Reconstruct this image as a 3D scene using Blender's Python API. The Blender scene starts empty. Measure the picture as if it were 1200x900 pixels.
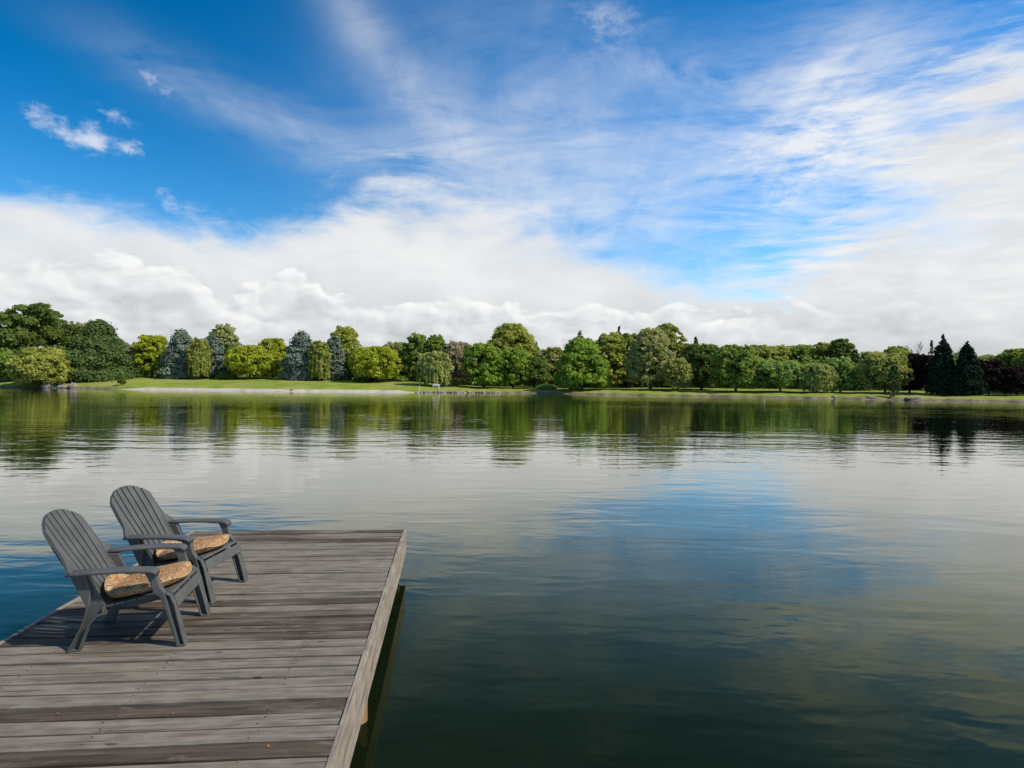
import bpy, bmesh, math, random
import numpy as np
from mathutils import Vector, Matrix, Euler

R = math.radians
C = bpy.context.scene.collection
scene = bpy.context.scene

# ------------------------------------------------------------------ camera
cam_data = bpy.data.cameras.new('camera')
cam_data.sensor_width = 36.0
cam_data.lens = 767.0 / 1200.0 * 36.0
cam_data.clip_start = 0.05
cam_data.clip_end = 20000.0
cam = bpy.data.objects.new('camera', cam_data)
C.objects.link(cam)
cam.location = (0.0, 0.0, 2.3)
cam.matrix_world = (Matrix.Translation((0, 0, 2.3)) @
                    Matrix.Rotation(R(90.0) - math.atan(1.5 / 767.0), 4, 'X') @
                    Matrix.Rotation(math.atan(0.010), 4, 'Z'))
scene.camera = cam

# ------------------------------------------------------------------ colour management
scene.view_settings.view_transform = 'Standard'
scene.view_settings.look = 'None'
scene.view_settings.exposure = 0.0
scene.view_settings.gamma = 1.0
scene.view_settings.use_curve_mapping = False
scene.cycles.max_bounces = 10
scene.cycles.diffuse_bounces = 6
scene.cycles.glossy_bounces = 3
scene.cycles.transmission_bounces = 6

# ------------------------------------------------------------------ node helpers
class X:
    """a small expression wrapper over math nodes"""
    def __init__(self, nt, s):
        self.nt, self.s = nt, s
    def _m(self, op, a, b=None, c=None, clamp=False):
        n = self.nt.nodes.new('ShaderNodeMath'); n.operation = op; n.use_clamp = clamp
        for i, v in enumerate((a, b, c)):
            if v is None: continue
            if isinstance(v, X): self.nt.links.new(v.s, n.inputs[i])
            else: n.inputs[i].default_value = float(v)
        return X(self.nt, n.outputs[0])
    def __add__(self, o): return self._m('ADD', self, o)
    def __radd__(self, o): return self._m('ADD', o, self)
    def __sub__(self, o): return self._m('SUBTRACT', self, o)
    def __rsub__(self, o): return self._m('SUBTRACT', o, self)
    def __mul__(self, o): return self._m('MULTIPLY', self, o)
    def __rmul__(self, o): return self._m('MULTIPLY', o, self)
    def __truediv__(self, o): return self._m('DIVIDE', self, o)
    def __pow__(self, o): return self._m('POWER', self, o)
    def max(self, o): return self._m('MAXIMUM', self, o)
    def min(self, o): return self._m('MINIMUM', self, o)
    def clamp(self): return self._m('ADD', self, 0.0, clamp=True)
    def exp(self): return self._m('EXPONENT', self)
    def asin(self): return self._m('ARCSINE', self)
    def atan2(self, o): return self._m('ARCTAN2', self, o)
    def absol(self): return self._m('ABSOLUTE', self)
    def step(self, lo, hi, a=0.0, b=1.0, kind='SMOOTHSTEP'):
        n = self.nt.nodes.new('ShaderNodeMapRange'); n.interpolation_type = kind; n.clamp = True
        self.nt.links.new(self.s, n.inputs[0])
        for i, v in enumerate((lo, hi, a, b)):
            if isinstance(v, X): self.nt.links.new(v.s, n.inputs[i + 1])
            else: n.inputs[i + 1].default_value = v
        return X(self.nt, n.outputs[0])

def noise(nt, vec, scale=1.0, detail=3.0, rough=0.5, dist=0.0, lac=2.0, out=0):
    n = nt.nodes.new('ShaderNodeTexNoise')
    n.inputs['Scale'].default_value = scale
    n.inputs['Detail'].default_value = detail
    n.inputs['Roughness'].default_value = rough
    n.inputs['Lacunarity'].default_value = lac
    n.inputs['Distortion'].default_value = dist
    if vec is not None: nt.links.new(vec, n.inputs['Vector'])
    return X(nt, n.outputs[out]) if out == 0 else n.outputs[out]

def mapping(nt, vec, scale=(1, 1, 1), loc=(0, 0, 0), rot=(0, 0, 0)):
    n = nt.nodes.new('ShaderNodeMapping')
    n.inputs['Scale'].default_value = scale
    n.inputs['Location'].default_value = loc
    n.inputs['Rotation'].default_value = rot
    nt.links.new(vec, n.inputs['Vector'])
    return n.outputs[0]

def combine(nt, x, y, z):
    n = nt.nodes.new('ShaderNodeCombineXYZ')
    for i, v in enumerate((x, y, z)):
        if isinstance(v, X): nt.links.new(v.s, n.inputs[i])
        else: n.inputs[i].default_value = v
    return n.outputs[0]

def mixc(nt, f, a, b, mode='MIX'):
    n = nt.nodes.new('ShaderNodeMix'); n.data_type = 'RGBA'; n.blend_type = mode
    for key, v in (('Factor', f), ('A', a), ('B', b)):
        sock = [s for s in n.inputs if s.name == key and (s.type == ('VALUE' if key == 'Factor' else 'RGBA'))][0]
        if isinstance(v, X): nt.links.new(v.s, sock)
        elif isinstance(v, (int, float)): sock.default_value = v
        elif isinstance(v, tuple): sock.default_value = (*v, 1.0) if len(v) == 3 else v
        else: nt.links.new(v, sock)
    return [s for s in n.outputs if s.type == 'RGBA'][0]

def curve(nt, x, pts, lo, hi):
    """piecewise curve through pts (in x units), value range returned directly"""
    v0 = min(p[1] for p in pts); v1 = max(p[1] for p in pts)
    n = nt.nodes.new('ShaderNodeFloatCurve')
    c = n.mapping.curves[0]
    P = [((p[0] - lo) / (hi - lo), (p[1] - v0) / (v1 - v0)) for p in pts]
    c.points[0].location = P[0]; c.points[1].location = P[-1]
    for p in P[1:-1]: c.points.new(*p)
    n.mapping.update()
    t = (x - lo) / (hi - lo)
    nt.links.new(t.s, n.inputs['Value'])
    return X(nt, n.outputs[0]) * (v1 - v0) + v0

# ------------------------------------------------------------------ sun and sky
SUN_AZ = 109.0          # degrees clockwise from the viewing direction
SUN_EL = 46.0
sun_data = bpy.data.lights.new('sun', 'SUN')
sun_data.energy = 5.0
sun_data.angle = R(1.8)
sun_data.color = (1.0, 0.94, 0.84)
sun = bpy.data.objects.new('sun', sun_data)
C.objects.link(sun)
sd = Vector((math.sin(R(SUN_AZ)) * math.cos(R(SUN_EL)), math.cos(R(SUN_AZ)) * math.cos(R(SUN_EL)), math.sin(R(SUN_EL))))
sun.rotation_euler = sd.to_track_quat('Z', 'Y').to_euler()
sun.location = sd * 50

def build_world():
    w = bpy.data.worlds.new('World'); scene.world = w
    w.use_nodes = True
    nt = w.node_tree; nt.nodes.clear()
    out = nt.nodes.new('ShaderNodeOutputWorld'); bg = nt.nodes.new('ShaderNodeBackground')
    STR = 0.10
    bg.inputs['Strength'].default_value = STR
    nt.links.new(bg.outputs[0], out.inputs['Surface'])
    sky = nt.nodes.new('ShaderNodeTexSky'); sky.sky_type = 'NISHITA'
    sky.sun_disc = False
    sky.sun_elevation = R(SUN_EL); sky.sun_rotation = R(SUN_AZ)
    sky.altitude = 300.0; sky.air_density = 1.0; sky.dust_density = 0.3; sky.ozone_density = 2.5
    hs = nt.nodes.new('ShaderNodeHueSaturation')
    hs.inputs['Hue'].default_value = SKY_HUE
    hs.inputs['Saturation'].default_value = SKY_SAT
    pass
    nt.links.new(sky.outputs[0], hs.inputs['Color'])
    tc = nt.nodes.new('ShaderNodeTexCoord')
    dvec = tc.outputs['Generated']
    sep = nt.nodes.new('ShaderNodeSeparateXYZ'); nt.links.new(dvec, sep.inputs[0])
    x, y, z = (X(nt, sep.outputs[i]) for i in range(3))
    el = z.min(1.0).max(-1.0).asin() * (180 / math.pi)
    az = x.atan2(y) * (180 / math.pi)
    sund = nt.nodes.new('ShaderNodeVectorMath'); sund.operation = 'DOT_PRODUCT'
    nt.links.new(dvec, sund.inputs[0]); sund.inputs[1].default_value = tuple(sd)
    nt.links.new((el.step(8.0, 40.0, 1.85, 1.15) * X(nt, sund.outputs['Value']).step(-0.26, 0.25, 0.80, 1.22) * SKY_VAL).s, hs.inputs['Value'])
    # cloud layer seen in perspective on a plane overhead (streaks run towards azimuth ~9 degrees)
    inv = 1.0 / 1.0
    zz = z.max(0.0) + 0.10
    px, py = x / zz, y / zz
    flat = combine(nt, px, py, 0.0)
    str_n = noise(nt, mapping(nt, flat, (2.6, 0.34, 1), (3.1, 1.7, 0), (0, 0, R(10))), 1.0, 8, 0.62, 0.5)
    str_f = noise(nt, mapping(nt, flat, (8.0, 0.9, 1), (0.4, 7.7, 2), (0, 0, R(16))), 1.0, 6, 0.6, 0.8)
    wisp = noise(nt, mapping(nt, flat, (1.7, 2.6, 1), (5.3, 0.2, 3), (0, 0, R(-38))), 1.0, 10, 0.64, 0.9)
    tex = combine(nt, az, el * 1.5, 0.0)
    lump = noise(nt, mapping(nt, tex, (0.11, 0.16, 1), (4.0, 2.0, 0)), 1.0, 9, 0.55, 0.35)
    fine = noise(nt, mapping(nt, tex, (0.33, 0.5, 1), (8.0, 9.0, 4)), 1.0, 9, 0.62, 0.5)
    big = noise(nt, mapping(nt, tex, (0.05, 0.09, 1), (2.0, 5.0, 7)), 1.0, 4, 0.5)
    def gauss(a0, e0, sa, se, rot=0.0):
        c, s = math.cos(R(rot)), math.sin(R(rot))
        da, de = az - a0, el - e0
        u = (da * c + de * s) / sa; v = (de * c - da * s) / se
        return ((u * u + v * v) * -1.0).exp()
    # --- low cumulus bank and the great sheet rising on the right
    eb = curve(nt, az, [(-180, 6.0), (-110, 6.5), (-60, 12.4), (-38, 12.6), (-33, 12.3), (-29.6, 12.1), (-24, 11.7), (-19.5, 12.0), (-16.1, 13.0), (-12.0, 15.2), (-7.6, 16.0),
                        (-3.1, 15.3), (2.8, 13.6), (7.3, 11.4), (11.7, 10.0), (18.0, 9.0), (21.0, 9.2), (24.0, 10.8), (27.0, 14.0), (30.0, 17.4),
                        (33.0, 20.4), (38.0, 24.0), (60, 30.0), (100, 22.0), (140, 9.0), (180, 6.0)], -180, 180)
    sheet = noise(nt, mapping(nt, tex, (0.055, 0.20, 1), (1.0, 3.0, 2), (0, 0, R(-26))), 1.0, 10, 0.62, 0.25)
    sheet2 = noise(nt, mapping(nt, tex, (0.16, 0.62, 1), (6.0, 1.0, 5), (0, 0, R(-20))), 1.0, 8, 0.66, 0.3)
    rgt = az.step(14.0, 25.0)
    soft = rgt * 2.2 + 1.8
    nb = (lump - 0.5) * 6.5 + (fine - 0.5) * 3.6
    nr = (sheet - 0.5) * 22.0 + (sheet2 - 0.5) * 17.0
    nn = nb * (1.0 - rgt) + nr * rgt
    d = (eb - el + nn) / soft
    bank = d.step(-1.0, 1.2)
    bank = bank * (1.0 - ((0.53 - (lump * 0.5 + sheet * 0.3 + wisp * 0.2)) * 7.0).clamp() * el.step(8.0, 13.5) * 0.55)
    # --- veils of cirrus
    streak = (str_n - 0.5) * 1.0 + (str_f - 0.5) * 0.7 + (wisp - 0.5) * 2.4 + (lump - 0.5) * 1.2
    g_mid = gauss(4.0, 18.5, 15.0, 7.0) * 0.36 + gauss(7.0, 13.5, 13.0, 4.5) * 0.20 + gauss(29.0, 21.5, 9.0, 5.5) * 0.34 + gauss(24.5, 18.5, 6.5, 4.6, 30) * 0.62 + gauss(-1.0, 27.0, 10.0, 7.0) * 0.10
    g_left = gauss(-20.5, 20.3, 9.5, 1.9, -15) * 0.26 + gauss(-11.0, 25.5, 11.0, 2.2, -44) * 0.22 + gauss(-29.0, 22.5, 5.0, 1.6, -20) * 0.05
    cirrus = (g_mid + g_left + el.step(33.0, 60.0) * 0.25) * (streak * 1.1 + (sheet2 - 0.5) * az.step(8.0, 20.0, 0.4, 2.2) + 0.92).max(0.12)
    w2 = ((wisp - 0.45) * 4.0).clamp()
    tufts = (gauss(-11.0, 17.4, 4.5, 2.2, 20) * 0.9 + gauss(7.0, 28.6, 5.0, 1.7, 14) * 1.5 + gauss(16.0, 24.5, 7.0, 1.4, -12) * 0.6
             + gauss(20.5, 14.3, 5.5, 1.1, 14) * 0.8) * w2
    tiny = noise(nt, mapping(nt, tex, (0.80, 0.85, 1), (3.0, 6.0, 9)), 1.0, 7, 0.58, 0.3)
    pg = (gauss(-32.9, 17.1, 1.3, 1.05) * 1.1 + gauss(-35.7, 17.8, 1.5, 0.85, -32) * 0.85 + gauss(-30.4, 16.9, 1.0, 0.55) * 0.85
          + gauss(-31.2, 18.9, 1.6, 0.6, -20) * 0.62 + gauss(-28.5, 21.6, 1.8, 0.7, -30) * 0.5 + gauss(-27.5, 13.4, 1.6, 0.9, -35) * 0.6)
    puffs = (pg + (tiny - 0.5) * 1.9 - 0.42).step(-0.20, 0.90) * pg.step(0.05, 0.35)
    thin = (cirrus + tufts * 0.65 + puffs * 0.70).min(0.88)
    alpha = (bank + thin * (1.0 - bank)).min(1.0)
    alpha = alpha * el.step(-2.0, 0.0)
    # --- cloud brightness: a smooth back layer, heaped cumulus in front of it, greyer bases
    wn = nt.nodes.new('ShaderNodeTexNoise'); wn.inputs['Scale'].default_value = 0.16; wn.inputs['Detail'].default_value = 3.0
    nt.links.new(tex, wn.inputs['Vector'])
    wv = nt.nodes.new('ShaderNodeVectorMath'); wv.operation = 'MULTIPLY_ADD'
    nt.links.new(wn.outputs['Color'], wv.inputs[0]); wv.inputs[1].default_value = (6.0, 5.0, 0.0); nt.links.new(tex, wv.inputs[2])
    def heap(off):
        ad = nt.nodes.new('ShaderNodeVectorMath'); ad.operation = 'ADD'
        nt.links.new(wv.outputs[0], ad.inputs[0]); ad.inputs[1].default_value = off
        v = nt.nodes.new('ShaderNodeTexVoronoi'); v.voronoi_dimensions = '2D'; v.feature = 'SMOOTH_F1'; v.normalize = True
        v.inputs['Scale'].default_value = 0.17; v.inputs['Smoothness'].default_value = 0.35
        v.inputs['Detail'].default_value = 2.6; v.inputs['Roughness'].default_value = 0.42; v.inputs['Lacunarity'].default_value = 2.3
        nt.links.new(mapping(nt, ad.outputs[0], (1.0, 1.15, 1)), v.inputs['Vector'])
        return 1.0 - X(nt, v.outputs['Distance'])
    hp = heap((0, 0, 0)); hq = heap((0.55, 0.75, 0))
    relief = hp - hq
    bump = noise(nt, mapping(nt, tex, (0.12, 0.16, 1), (4.1, 2.1, 0)), 1.0, 8, 0.55, 0.3)
    fr_top = curve(nt, az, [(-180, 5.0), (-60, 6.0), (-40, 7.0), (-33, 7.9), (-28, 8.6), (-23.5, 6.4), (-20.5, 7.6), (-18, 8.2), (-15.5, 6.2), (-11, 6.6), (-7, 7.0), (-2, 6.2), (4, 6.0), (11, 6.4), (16, 5.4), (25, 6.0), (38, 5.6), (60, 6.0), (180, 5.0)], -180, 180)
    fd = fr_top - el + (hp - 0.62) * 5.5 + (fine - 0.5) * 1.6
    front = fd.step(-0.10, 0.55) * az.step(16.0, 34.0, 1.0, 0.35)
    rim = fd.step(0.2, 3.2, 1.0, 0.0) * front
    low = el.step(0.0, 7.0, 1.0, 0.0)
    back = 0.825 + (bump - 0.5) * 0.34 + (sheet2 - 0.5) * 0.30 * rgt - (fr_top - el + 2.5).step(0.0, 3.0) * 0.05
    heapb = 0.785 + relief * 0.95 + rim * 0.10 + (bump - 0.5) * 0.10
    bri = back * (1.0 - front) + heapb * front - low * 0.19
    bri = bri.max(0.56).min(0.95)
    bri = bri * bank + (1.0 - bank) * 0.92
    cc = combine(nt, bri ** 1.14, bri ** 1.05, bri ** 0.97)
    cs = nt.nodes.new('ShaderNodeVectorMath'); cs.operation = 'SCALE'
    nt.links.new(cc, cs.inputs[0]); cs.inputs['Scale'].default_value = 1.0 / STR
    col = mixc(nt, alpha, hs.outputs[0], cs.outputs[0])
    nt.links.new(col, bg.inputs['Color'])
SKY_HUE, SKY_SAT, SKY_VAL = 0.499, 1.50, 1.0
build_world()

# ------------------------------------------------------------------ materials
def new_mat(name):
    m = bpy.data.materials.new(name); m.use_nodes = True
    nt = m.node_tree; nt.nodes.clear()
    out = nt.nodes.new('ShaderNodeOutputMaterial')
    return m, nt, out

def principled(nt, out, color, rough=0.5, spec=0.5, normal=None):
    b = nt.nodes.new('ShaderNodeBsdfPrincipled')
    if isinstance(color, tuple): b.inputs['Base Color'].default_value = (*color, 1)
    else: nt.links.new(color, b.inputs['Base Color'])
    if isinstance(rough, X): nt.links.new(rough.s, b.inputs['Roughness'])
    else: b.inputs['Roughness'].default_value = rough
    b.inputs['Specular IOR Level'].default_value = spec
    if normal is not None: nt.links.new(normal, b.inputs['Normal'])
    nt.links.new(b.outputs[0], out.inputs['Surface'])
    return b

def bump(nt, h, dist, strength=1.0):
    n = nt.nodes.new('ShaderNodeBump')
    n.inputs['Distance'].default_value = dist; n.inputs['Strength'].default_value = strength
    nt.links.new(h.s, n.inputs['Height'])
    return n.outputs[0]

def objcoord(nt): return nt.nodes.new('ShaderNodeTexCoord').outputs['Object']
def worldpos(nt): return nt.nodes.new('ShaderNodeNewGeometry').outputs['Position']
def objrand(nt): return X(nt, nt.nodes.new('ShaderNodeObjectInfo').outputs['Random'])

def mat_water():
    m, nt, out = new_mat('lake_water')
    p = worldpos(nt)
    patch = noise(nt, mapping(nt, p, (0.018, 0.05, 1), (3, 8, 0)), 1.0, 3, 0.5)
    amp = patch.step(0.34, 0.66, 0.55, 1.35)
    def height(off):
        add = nt.nodes.new('ShaderNodeVectorMath'); add.operation = 'ADD'
        nt.links.new(p, add.inputs[0]); add.inputs[1].default_value = off
        q = add.outputs[0]
        swell = noise(nt, mapping(nt, q, (0.42, 1.05, 1), (1, 2, 0), (0, 0, R(-6))), 1.0, 2, 0.45, 0.6)
        ripple = noise(nt, mapping(nt, q, (1.7, 4.2, 1), (4, 2, 5), (0, 0, R(9))), 1.0, 2, 0.5, 0.4)
        wide = noise(nt, mapping(nt, q, (0.10, 0.33, 1), (7, 2, 0), (0, 0, R(4))), 1.0, 2, 0.5)
        crisp = noise(nt, mapping(nt, q, (4.2, 9.5, 1), (2, 7, 3), (0, 0, R(-4))), 1.0, 1, 0.5, 0.2)
        return crisp * 0.0009 + swell * 0.016 + ripple * 0.0036 + wide * 0.022
    # slopes taken over a fixed 4 cm step, so that far ripples keep their tilt
    e = 0.04
    h0 = height((0, 0, 0)); hx = height((e, 0, 0)); hy = height((0, e, 0))
    vec = nt.nodes.new('ShaderNodeVectorMath'); vec.operation = 'NORMALIZE'
    nt.links.new(combine(nt, (h0 - hx) * amp * (1 / e), (h0 - hy) * amp * (1 / e), 1.0), vec.inputs[0])
    nrm = vec.outputs[0]
    # how mirror-like the surface is, by viewing angle (steep views look into the green water)
    dot = nt.nodes.new('ShaderNodeVectorMath'); dot.operation = 'DOT_PRODUCT'
    nt.links.new(nrm, dot.inputs[0]); nt.links.new(nt.nodes.new('ShaderNodeNewGeometry').outputs['Incoming'], dot.inputs[1])
    c = X(nt, dot.outputs['Value']).max(0.0)
    f = ((c ** 1.5) * -10.3).exp()
    gl = nt.nodes.new('ShaderNodeBsdfGlossy'); gl.inputs['Roughness'].default_value = 0.03
    nt.links.new(mixc(nt, c.step(0.08, 0.50), (0.99, 0.98, 0.93), (0.80, 0.87, 0.54)), gl.inputs['Color'])
    nt.links.new(nrm, gl.inputs['Normal'])
    df = nt.nodes.new('ShaderNodeBsdfDiffuse'); df.inputs['Color'].default_value = (0.0048, 0.0086, 0.0030, 1)
    mx = nt.nodes.new('ShaderNodeMixShader')
    nt.links.new(f.s, mx.inputs[0]); nt.links.new(df.outputs[0], mx.inputs[1]); nt.links.new(gl.outputs[0], mx.inputs[2])
    nt.links.new(mx.outputs[0], out.inputs['Surface'])
    return m

def mat_wood(name, axis=0, tone=1.0, brownish=0.92):
    """weathered grey timber, grain along the local axis"""
    m, nt, out = new_mat(name)
    oc = objcoord(nt); rnd = objrand(nt)
    sc = [26.0, 26.0, 26.0]; sc[axis] = 1.5
    sh = nt.nodes.new('ShaderNodeVectorMath'); sh.operation = 'ADD'
    nt.links.new(oc, sh.inputs[0]); nt.links.new(combine(nt, rnd * 37.0, rnd * 91.0, rnd * 53.0), sh.inputs[1])
    v = sh.outputs[0]
    grain = noise(nt, mapping(nt, v, tuple(sc)), 1.0, 6, 0.65, 0.5)
    sc2 = [90.0, 90.0, 90.0]; sc2[axis] = 2.5
    fineg = noise(nt, mapping(nt, v, tuple(sc2)), 1.0, 3, 0.6, 0.2)
    sc3 = [2.2, 2.2, 2.2]; sc3[axis] = 0.55
    worn = noise(nt, mapping(nt, v, tuple(sc3)), 1.0, 4, 0.55, 0.3)
    sc4 = [14.0, 14.0, 14.0]; sc4[axis] = 6.0
    blot = noise(nt, mapping(nt, v, tuple(sc4)), 1.0, 5, 0.6)
    # knots
    kn = nt.nodes.new('ShaderNodeTexVoronoi'); kn.inputs['Scale'].default_value = 1.0
    sk = [8.5, 8.5, 8.5]; sk[axis] = 3.0; sk[2] = 0.3 if axis == 0 else 8.5
    nt.links.new(mapping(nt, v, tuple(sk)), kn.inputs['Vector'])
    kd = X(nt, kn.outputs['Distance'])
    ksep = nt.nodes.new('ShaderNodeSeparateColor'); nt.links.new(kn.outputs['Color'], ksep.inputs[0])
    krare = X(nt, ksep.outputs[0]).step(0.50, 0.54)
    knot = (kd + (blot - 0.5) * 0.10).step(0.05, 0.13, 1.0, 0.0) * krare
    brown = ((worn - 0.5) * 4.6 + (rnd - 0.52) * 1.9 + (blot - 0.5) * 1.0).step(-0.05, 0.6)
    grey = mixc(nt, (grain * 0.55 + blot * 0.45).step(0.34, 0.64), (0.230 * tone, 0.186 * tone, 0.138 * tone), (0.460 * tone, 0.388 * tone, 0.295 * tone))
    brn = mixc(nt, grain.step(0.30, 0.72), (0.058 * tone, 0.038 * tone, 0.022 * tone), (0.185 * tone, 0.125 * tone, 0.076 * tone))
    c = mixc(nt, brown * brownish, grey, brn)
    c = mixc(nt, fineg.step(0.34, 0.48, 0.24, 0.0), c, (0.055, 0.044, 0.034))
    c = mixc(nt, blot.step(0.56, 0.72, 0.0, 0.5), c, (0.41 * tone, 0.355 * tone, 0.29 * tone))
    c = mixc(nt, knot * 0.85, c, (0.040, 0.028, 0.020))
    sc5 = [46.0, 46.0, 46.0]; sc5[axis] = 1.1
    crk = noise(nt, mapping(nt, v, tuple(sc5), (3, 5, 7)), 1.0, 2, 0.5, 0.25).step(0.665, 0.70)
    c = mixc(nt, crk * 0.8, c, (0.022, 0.017, 0.013))
    h = grain * 0.5 + fineg * 0.5 - knot * 0.3 - crk * 0.8
    principled(nt, out, c, 0.78, 0.3, bump(nt, h, 0.004))
    return m

def mat_pile():
    m, nt, out = new_mat('wet_piling_timber')
    oc = objcoord(nt)
    g = noise(nt, mapping(nt, oc, (18, 18, 1.2)), 1.0, 5, 0.6)
    c = mixc(nt, g.step(0.3, 0.7), (0.07, 0.032, 0.013), (0.17, 0.08, 0.03))
    principled(nt, out, c, 0.6, 0.4, bump(nt, g, 0.004))
    return m

def mat_plastic():
    m, nt, out = new_mat('slate_grey_plastic')
    oc = objcoord(nt)
    g = noise(nt, mapping(nt, oc, (140, 140, 14)), 1.0, 3, 0.6)
    d = noise(nt, oc, 6.0, 5, 0.6)
    c = mixc(nt, d.step(0.35, 0.7), (0.064, 0.066, 0.060), (0.088, 0.089, 0.081))
    principled(nt, out, c, d.step(0.3, 0.7, 0.46, 0.62), 0.32, bump(nt, g, 0.0012))
    return m

def mat_cushion():
    m, nt, out = new_mat('floral_cushion_cloth')
    oc = objcoord(nt)
    warp = noise(nt, oc, 9.0, 4, 0.6)
    v1 = nt.nodes.new('ShaderNodeTexVoronoi'); v1.inputs['Scale'].default_value = 24.0
    nt.links.new(oc, v1.inputs['Vector'])
    d1 = X(nt, v1.outputs['Distance'])
    s1 = nt.nodes.new('ShaderNodeSeparateColor'); nt.links.new(v1.outputs['Color'], s1.inputs[0])
    pick = X(nt, s1.outputs[0])
    v2 = nt.nodes.new('ShaderNodeTexVoronoi'); v2.inputs['Scale'].default_value = 60.0
    nt.links.new(oc, v2.inputs['Vector'])
    d2 = X(nt, v2.outputs['Distance'])
    leaf = noise(nt, mapping(nt, oc, (30, 30, 30)), 1.0, 5, 0.7, 1.2)
    base = mixc(nt, warp.step(0.35, 0.65), (0.31, 0.205, 0.10), (0.45, 0.315, 0.165))
    c = mixc(nt, leaf.step(0.46, 0.56) * 0.85, base, (0.27, 0.115, 0.045))
    c = mixc(nt, (d1 + (leaf - 0.5) * 0.5).step(0.34, 0.44, 1.0, 0.0) * pick.step(0.55, 0.65), c, (0.33, 0.125, 0.035))
    c = mixc(nt, (d2 + (leaf - 0.5) * 0.4).step(0.26, 0.40, 0.9, 0.0) * pick.step(0.40, 0.50, 1.0, 0.0), c, (0.055, 0.024, 0.014))
    c = mixc(nt, leaf.step(0.33, 0.40, 0.6, 0.0), c, (0.20, 0.075, 0.03))
    weave = noise(nt, oc, 420.0, 2, 0.5)
    b = principled(nt, out, c, 0.85, 0.2, bump(nt, weave, 0.0016))
    return m

def mat_leaf(name, col, var=0.35, trans=0.30):
    m, nt, out = new_mat(name)
    at = nt.nodes.new('ShaderNodeAttribute'); at.attribute_name = 'tint'
    sp = nt.nodes.new('ShaderNodeSeparateColor'); nt.links.new(at.outputs['Color'], sp.inputs[0])
    t = X(nt, sp.outputs[0]); t2 = X(nt, sp.outputs[1])
    lo = tuple(c * (1 - var) for c in col); hi = tuple(min(0.55, c * (1 + var)) for c in col)
    c1 = mixc(nt, t, lo, hi)
    yel = (min(0.4, col[0] * 1.45), min(0.4, col[1] * 1.15), col[2] * 0.8)
    c2 = mixc(nt, t2 * 0.55, c1, yel)
    df = nt.nodes.new('ShaderNodeBsdfDiffuse'); nt.links.new(c2, df.inputs['Color'])
    tr = nt.nodes.new('ShaderNodeBsdfTranslucent')
    nt.links.new(mixc(nt, 0.5, c2, yel), tr.inputs['Color'])
    mx = nt.nodes.new('ShaderNodeMixShader'); mx.inputs[0].default_value = trans
    nt.links.new(df.outputs[0], mx.inputs[1]); nt.links.new(tr.outputs[0], mx.inputs[2])
    nt.links.new(mx.outputs[0], out.inputs['Surface'])
    return m

def mat_noise(name, a, b, scale, rough=0.9, h=0.02, detail=5, sc=(1, 1, 1), c3=None):
    m, nt, out = new_mat(name)
    p = worldpos(nt)
    n1 = noise(nt, mapping(nt, p, sc), scale, detail, 0.6)
    c = mixc(nt, n1.step(0.32, 0.68), a, b)
    if c3:
        n2 = noise(nt, mapping(nt, p, (1, 1, 1), (9, 3, 1)), scale * 0.23, 4, 0.6)
        c = mixc(nt, n2.step(0.5, 0.66), c, c3)
    principled(nt, out, c, rough, 0.2, bump(nt, n1, h))
    return m

M = {}
M['water'] = mat_water()
M['plank'] = mat_wood('weathered_plank', 0, 0.47)
M['board'] = mat_wood('weathered_edge_board', 1, 0.68, 0.10)
M['joist'] = mat_wood('dark_joist', 1, 0.6)
M['pile'] = mat_pile()
M['plastic'] = mat_plastic()
M['cushion'] = mat_cushion()
M['bark'] = mat_noise('bark', (0.05, 0.04, 0.03), (0.12, 0.10, 0.08), 3.0, sc=(2, 2, 0.5))
M['pale_bark'] = mat_noise('pale_bark', (0.16, 0.14, 0.12), (0.28, 0.25, 0.22), 3.0, sc=(2, 2, 0.5))
M['lawn'] = mat_noise('lawn_grass', (0.150, 0.190, 0.018), (0.235, 0.275, 0.032), 0.35, h=0.05, c3=(0.255, 0.250, 0.07))
M['bank'] = mat_noise('embankment_gravel', (0.36, 0.315, 0.265), (0.48, 0.42, 0.36), 0.8, h=0.03, sc=(1, 1, 2), c3=(0.30, 0.27, 0.20))
M['shore'] = mat_noise('shore_earth', (0.09, 0.075, 0.045), (0.20, 0.165, 0.11), 0.6, h=0.05, c3=(0.15, 0.16, 0.05))
M['rock'] = mat_noise('shore_rock', (0.12, 0.10, 0.085), (0.32, 0.28, 0.24), 2.5, h=0.05)
M['mud'] = mat_noise('lake_bed', (0.03, 0.03, 0.02), (0.06, 0.06, 0.04), 0.5)
M['white_paint'] = mat_noise('white_paint', (0.50, 0.50, 0.48), (0.62, 0.62, 0.60), 6.0, rough=0.5, h=0.001)
TINT = {
    'deep': (0.078, 0.112, 0.028), 'mid': (0.115, 0.165, 0.035), 'willowyellow': (0.203, 0.223, 0.047),
    'darkcedar': (.046,.070,.022), 'pale': (0.235, 0.26, 0.09), 'tan': (0.3, 0.245, 0.15),
    'bright': (0.236, 0.324, 0.024), 'blue': (0.078, 0.102, 0.078), 'olive': (0.165, 0.185, 0.045),
    'spring': (0.225, 0.275, 0.045), 'paleolive': (0.26, 0.27, 0.085), 'willow': (0.19, 0.22, 0.065),
    'brown': (0.235, 0.17, 0.11), 'fresh': (0.125, 0.195, 0.03), 'golden': (0.19, 0.195, 0.055),
    'leafgreen': (0.125, 0.195, 0.05), 'purple': (0.032, 0.020, 0.018), 'sequoia': (0.020, 0.036, 0.020),
}
for k, v in TINT.items():
    M['leaf_' + k] = mat_leaf('foliage_' + k, tuple(c * (1.9 if k not in ('purple', 'sequoia') else 0.9) for c in v), 0.38, 0.12 if k in ('darkcedar', 'sequoia', 'purple', 'blue') else 0.50)

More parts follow.
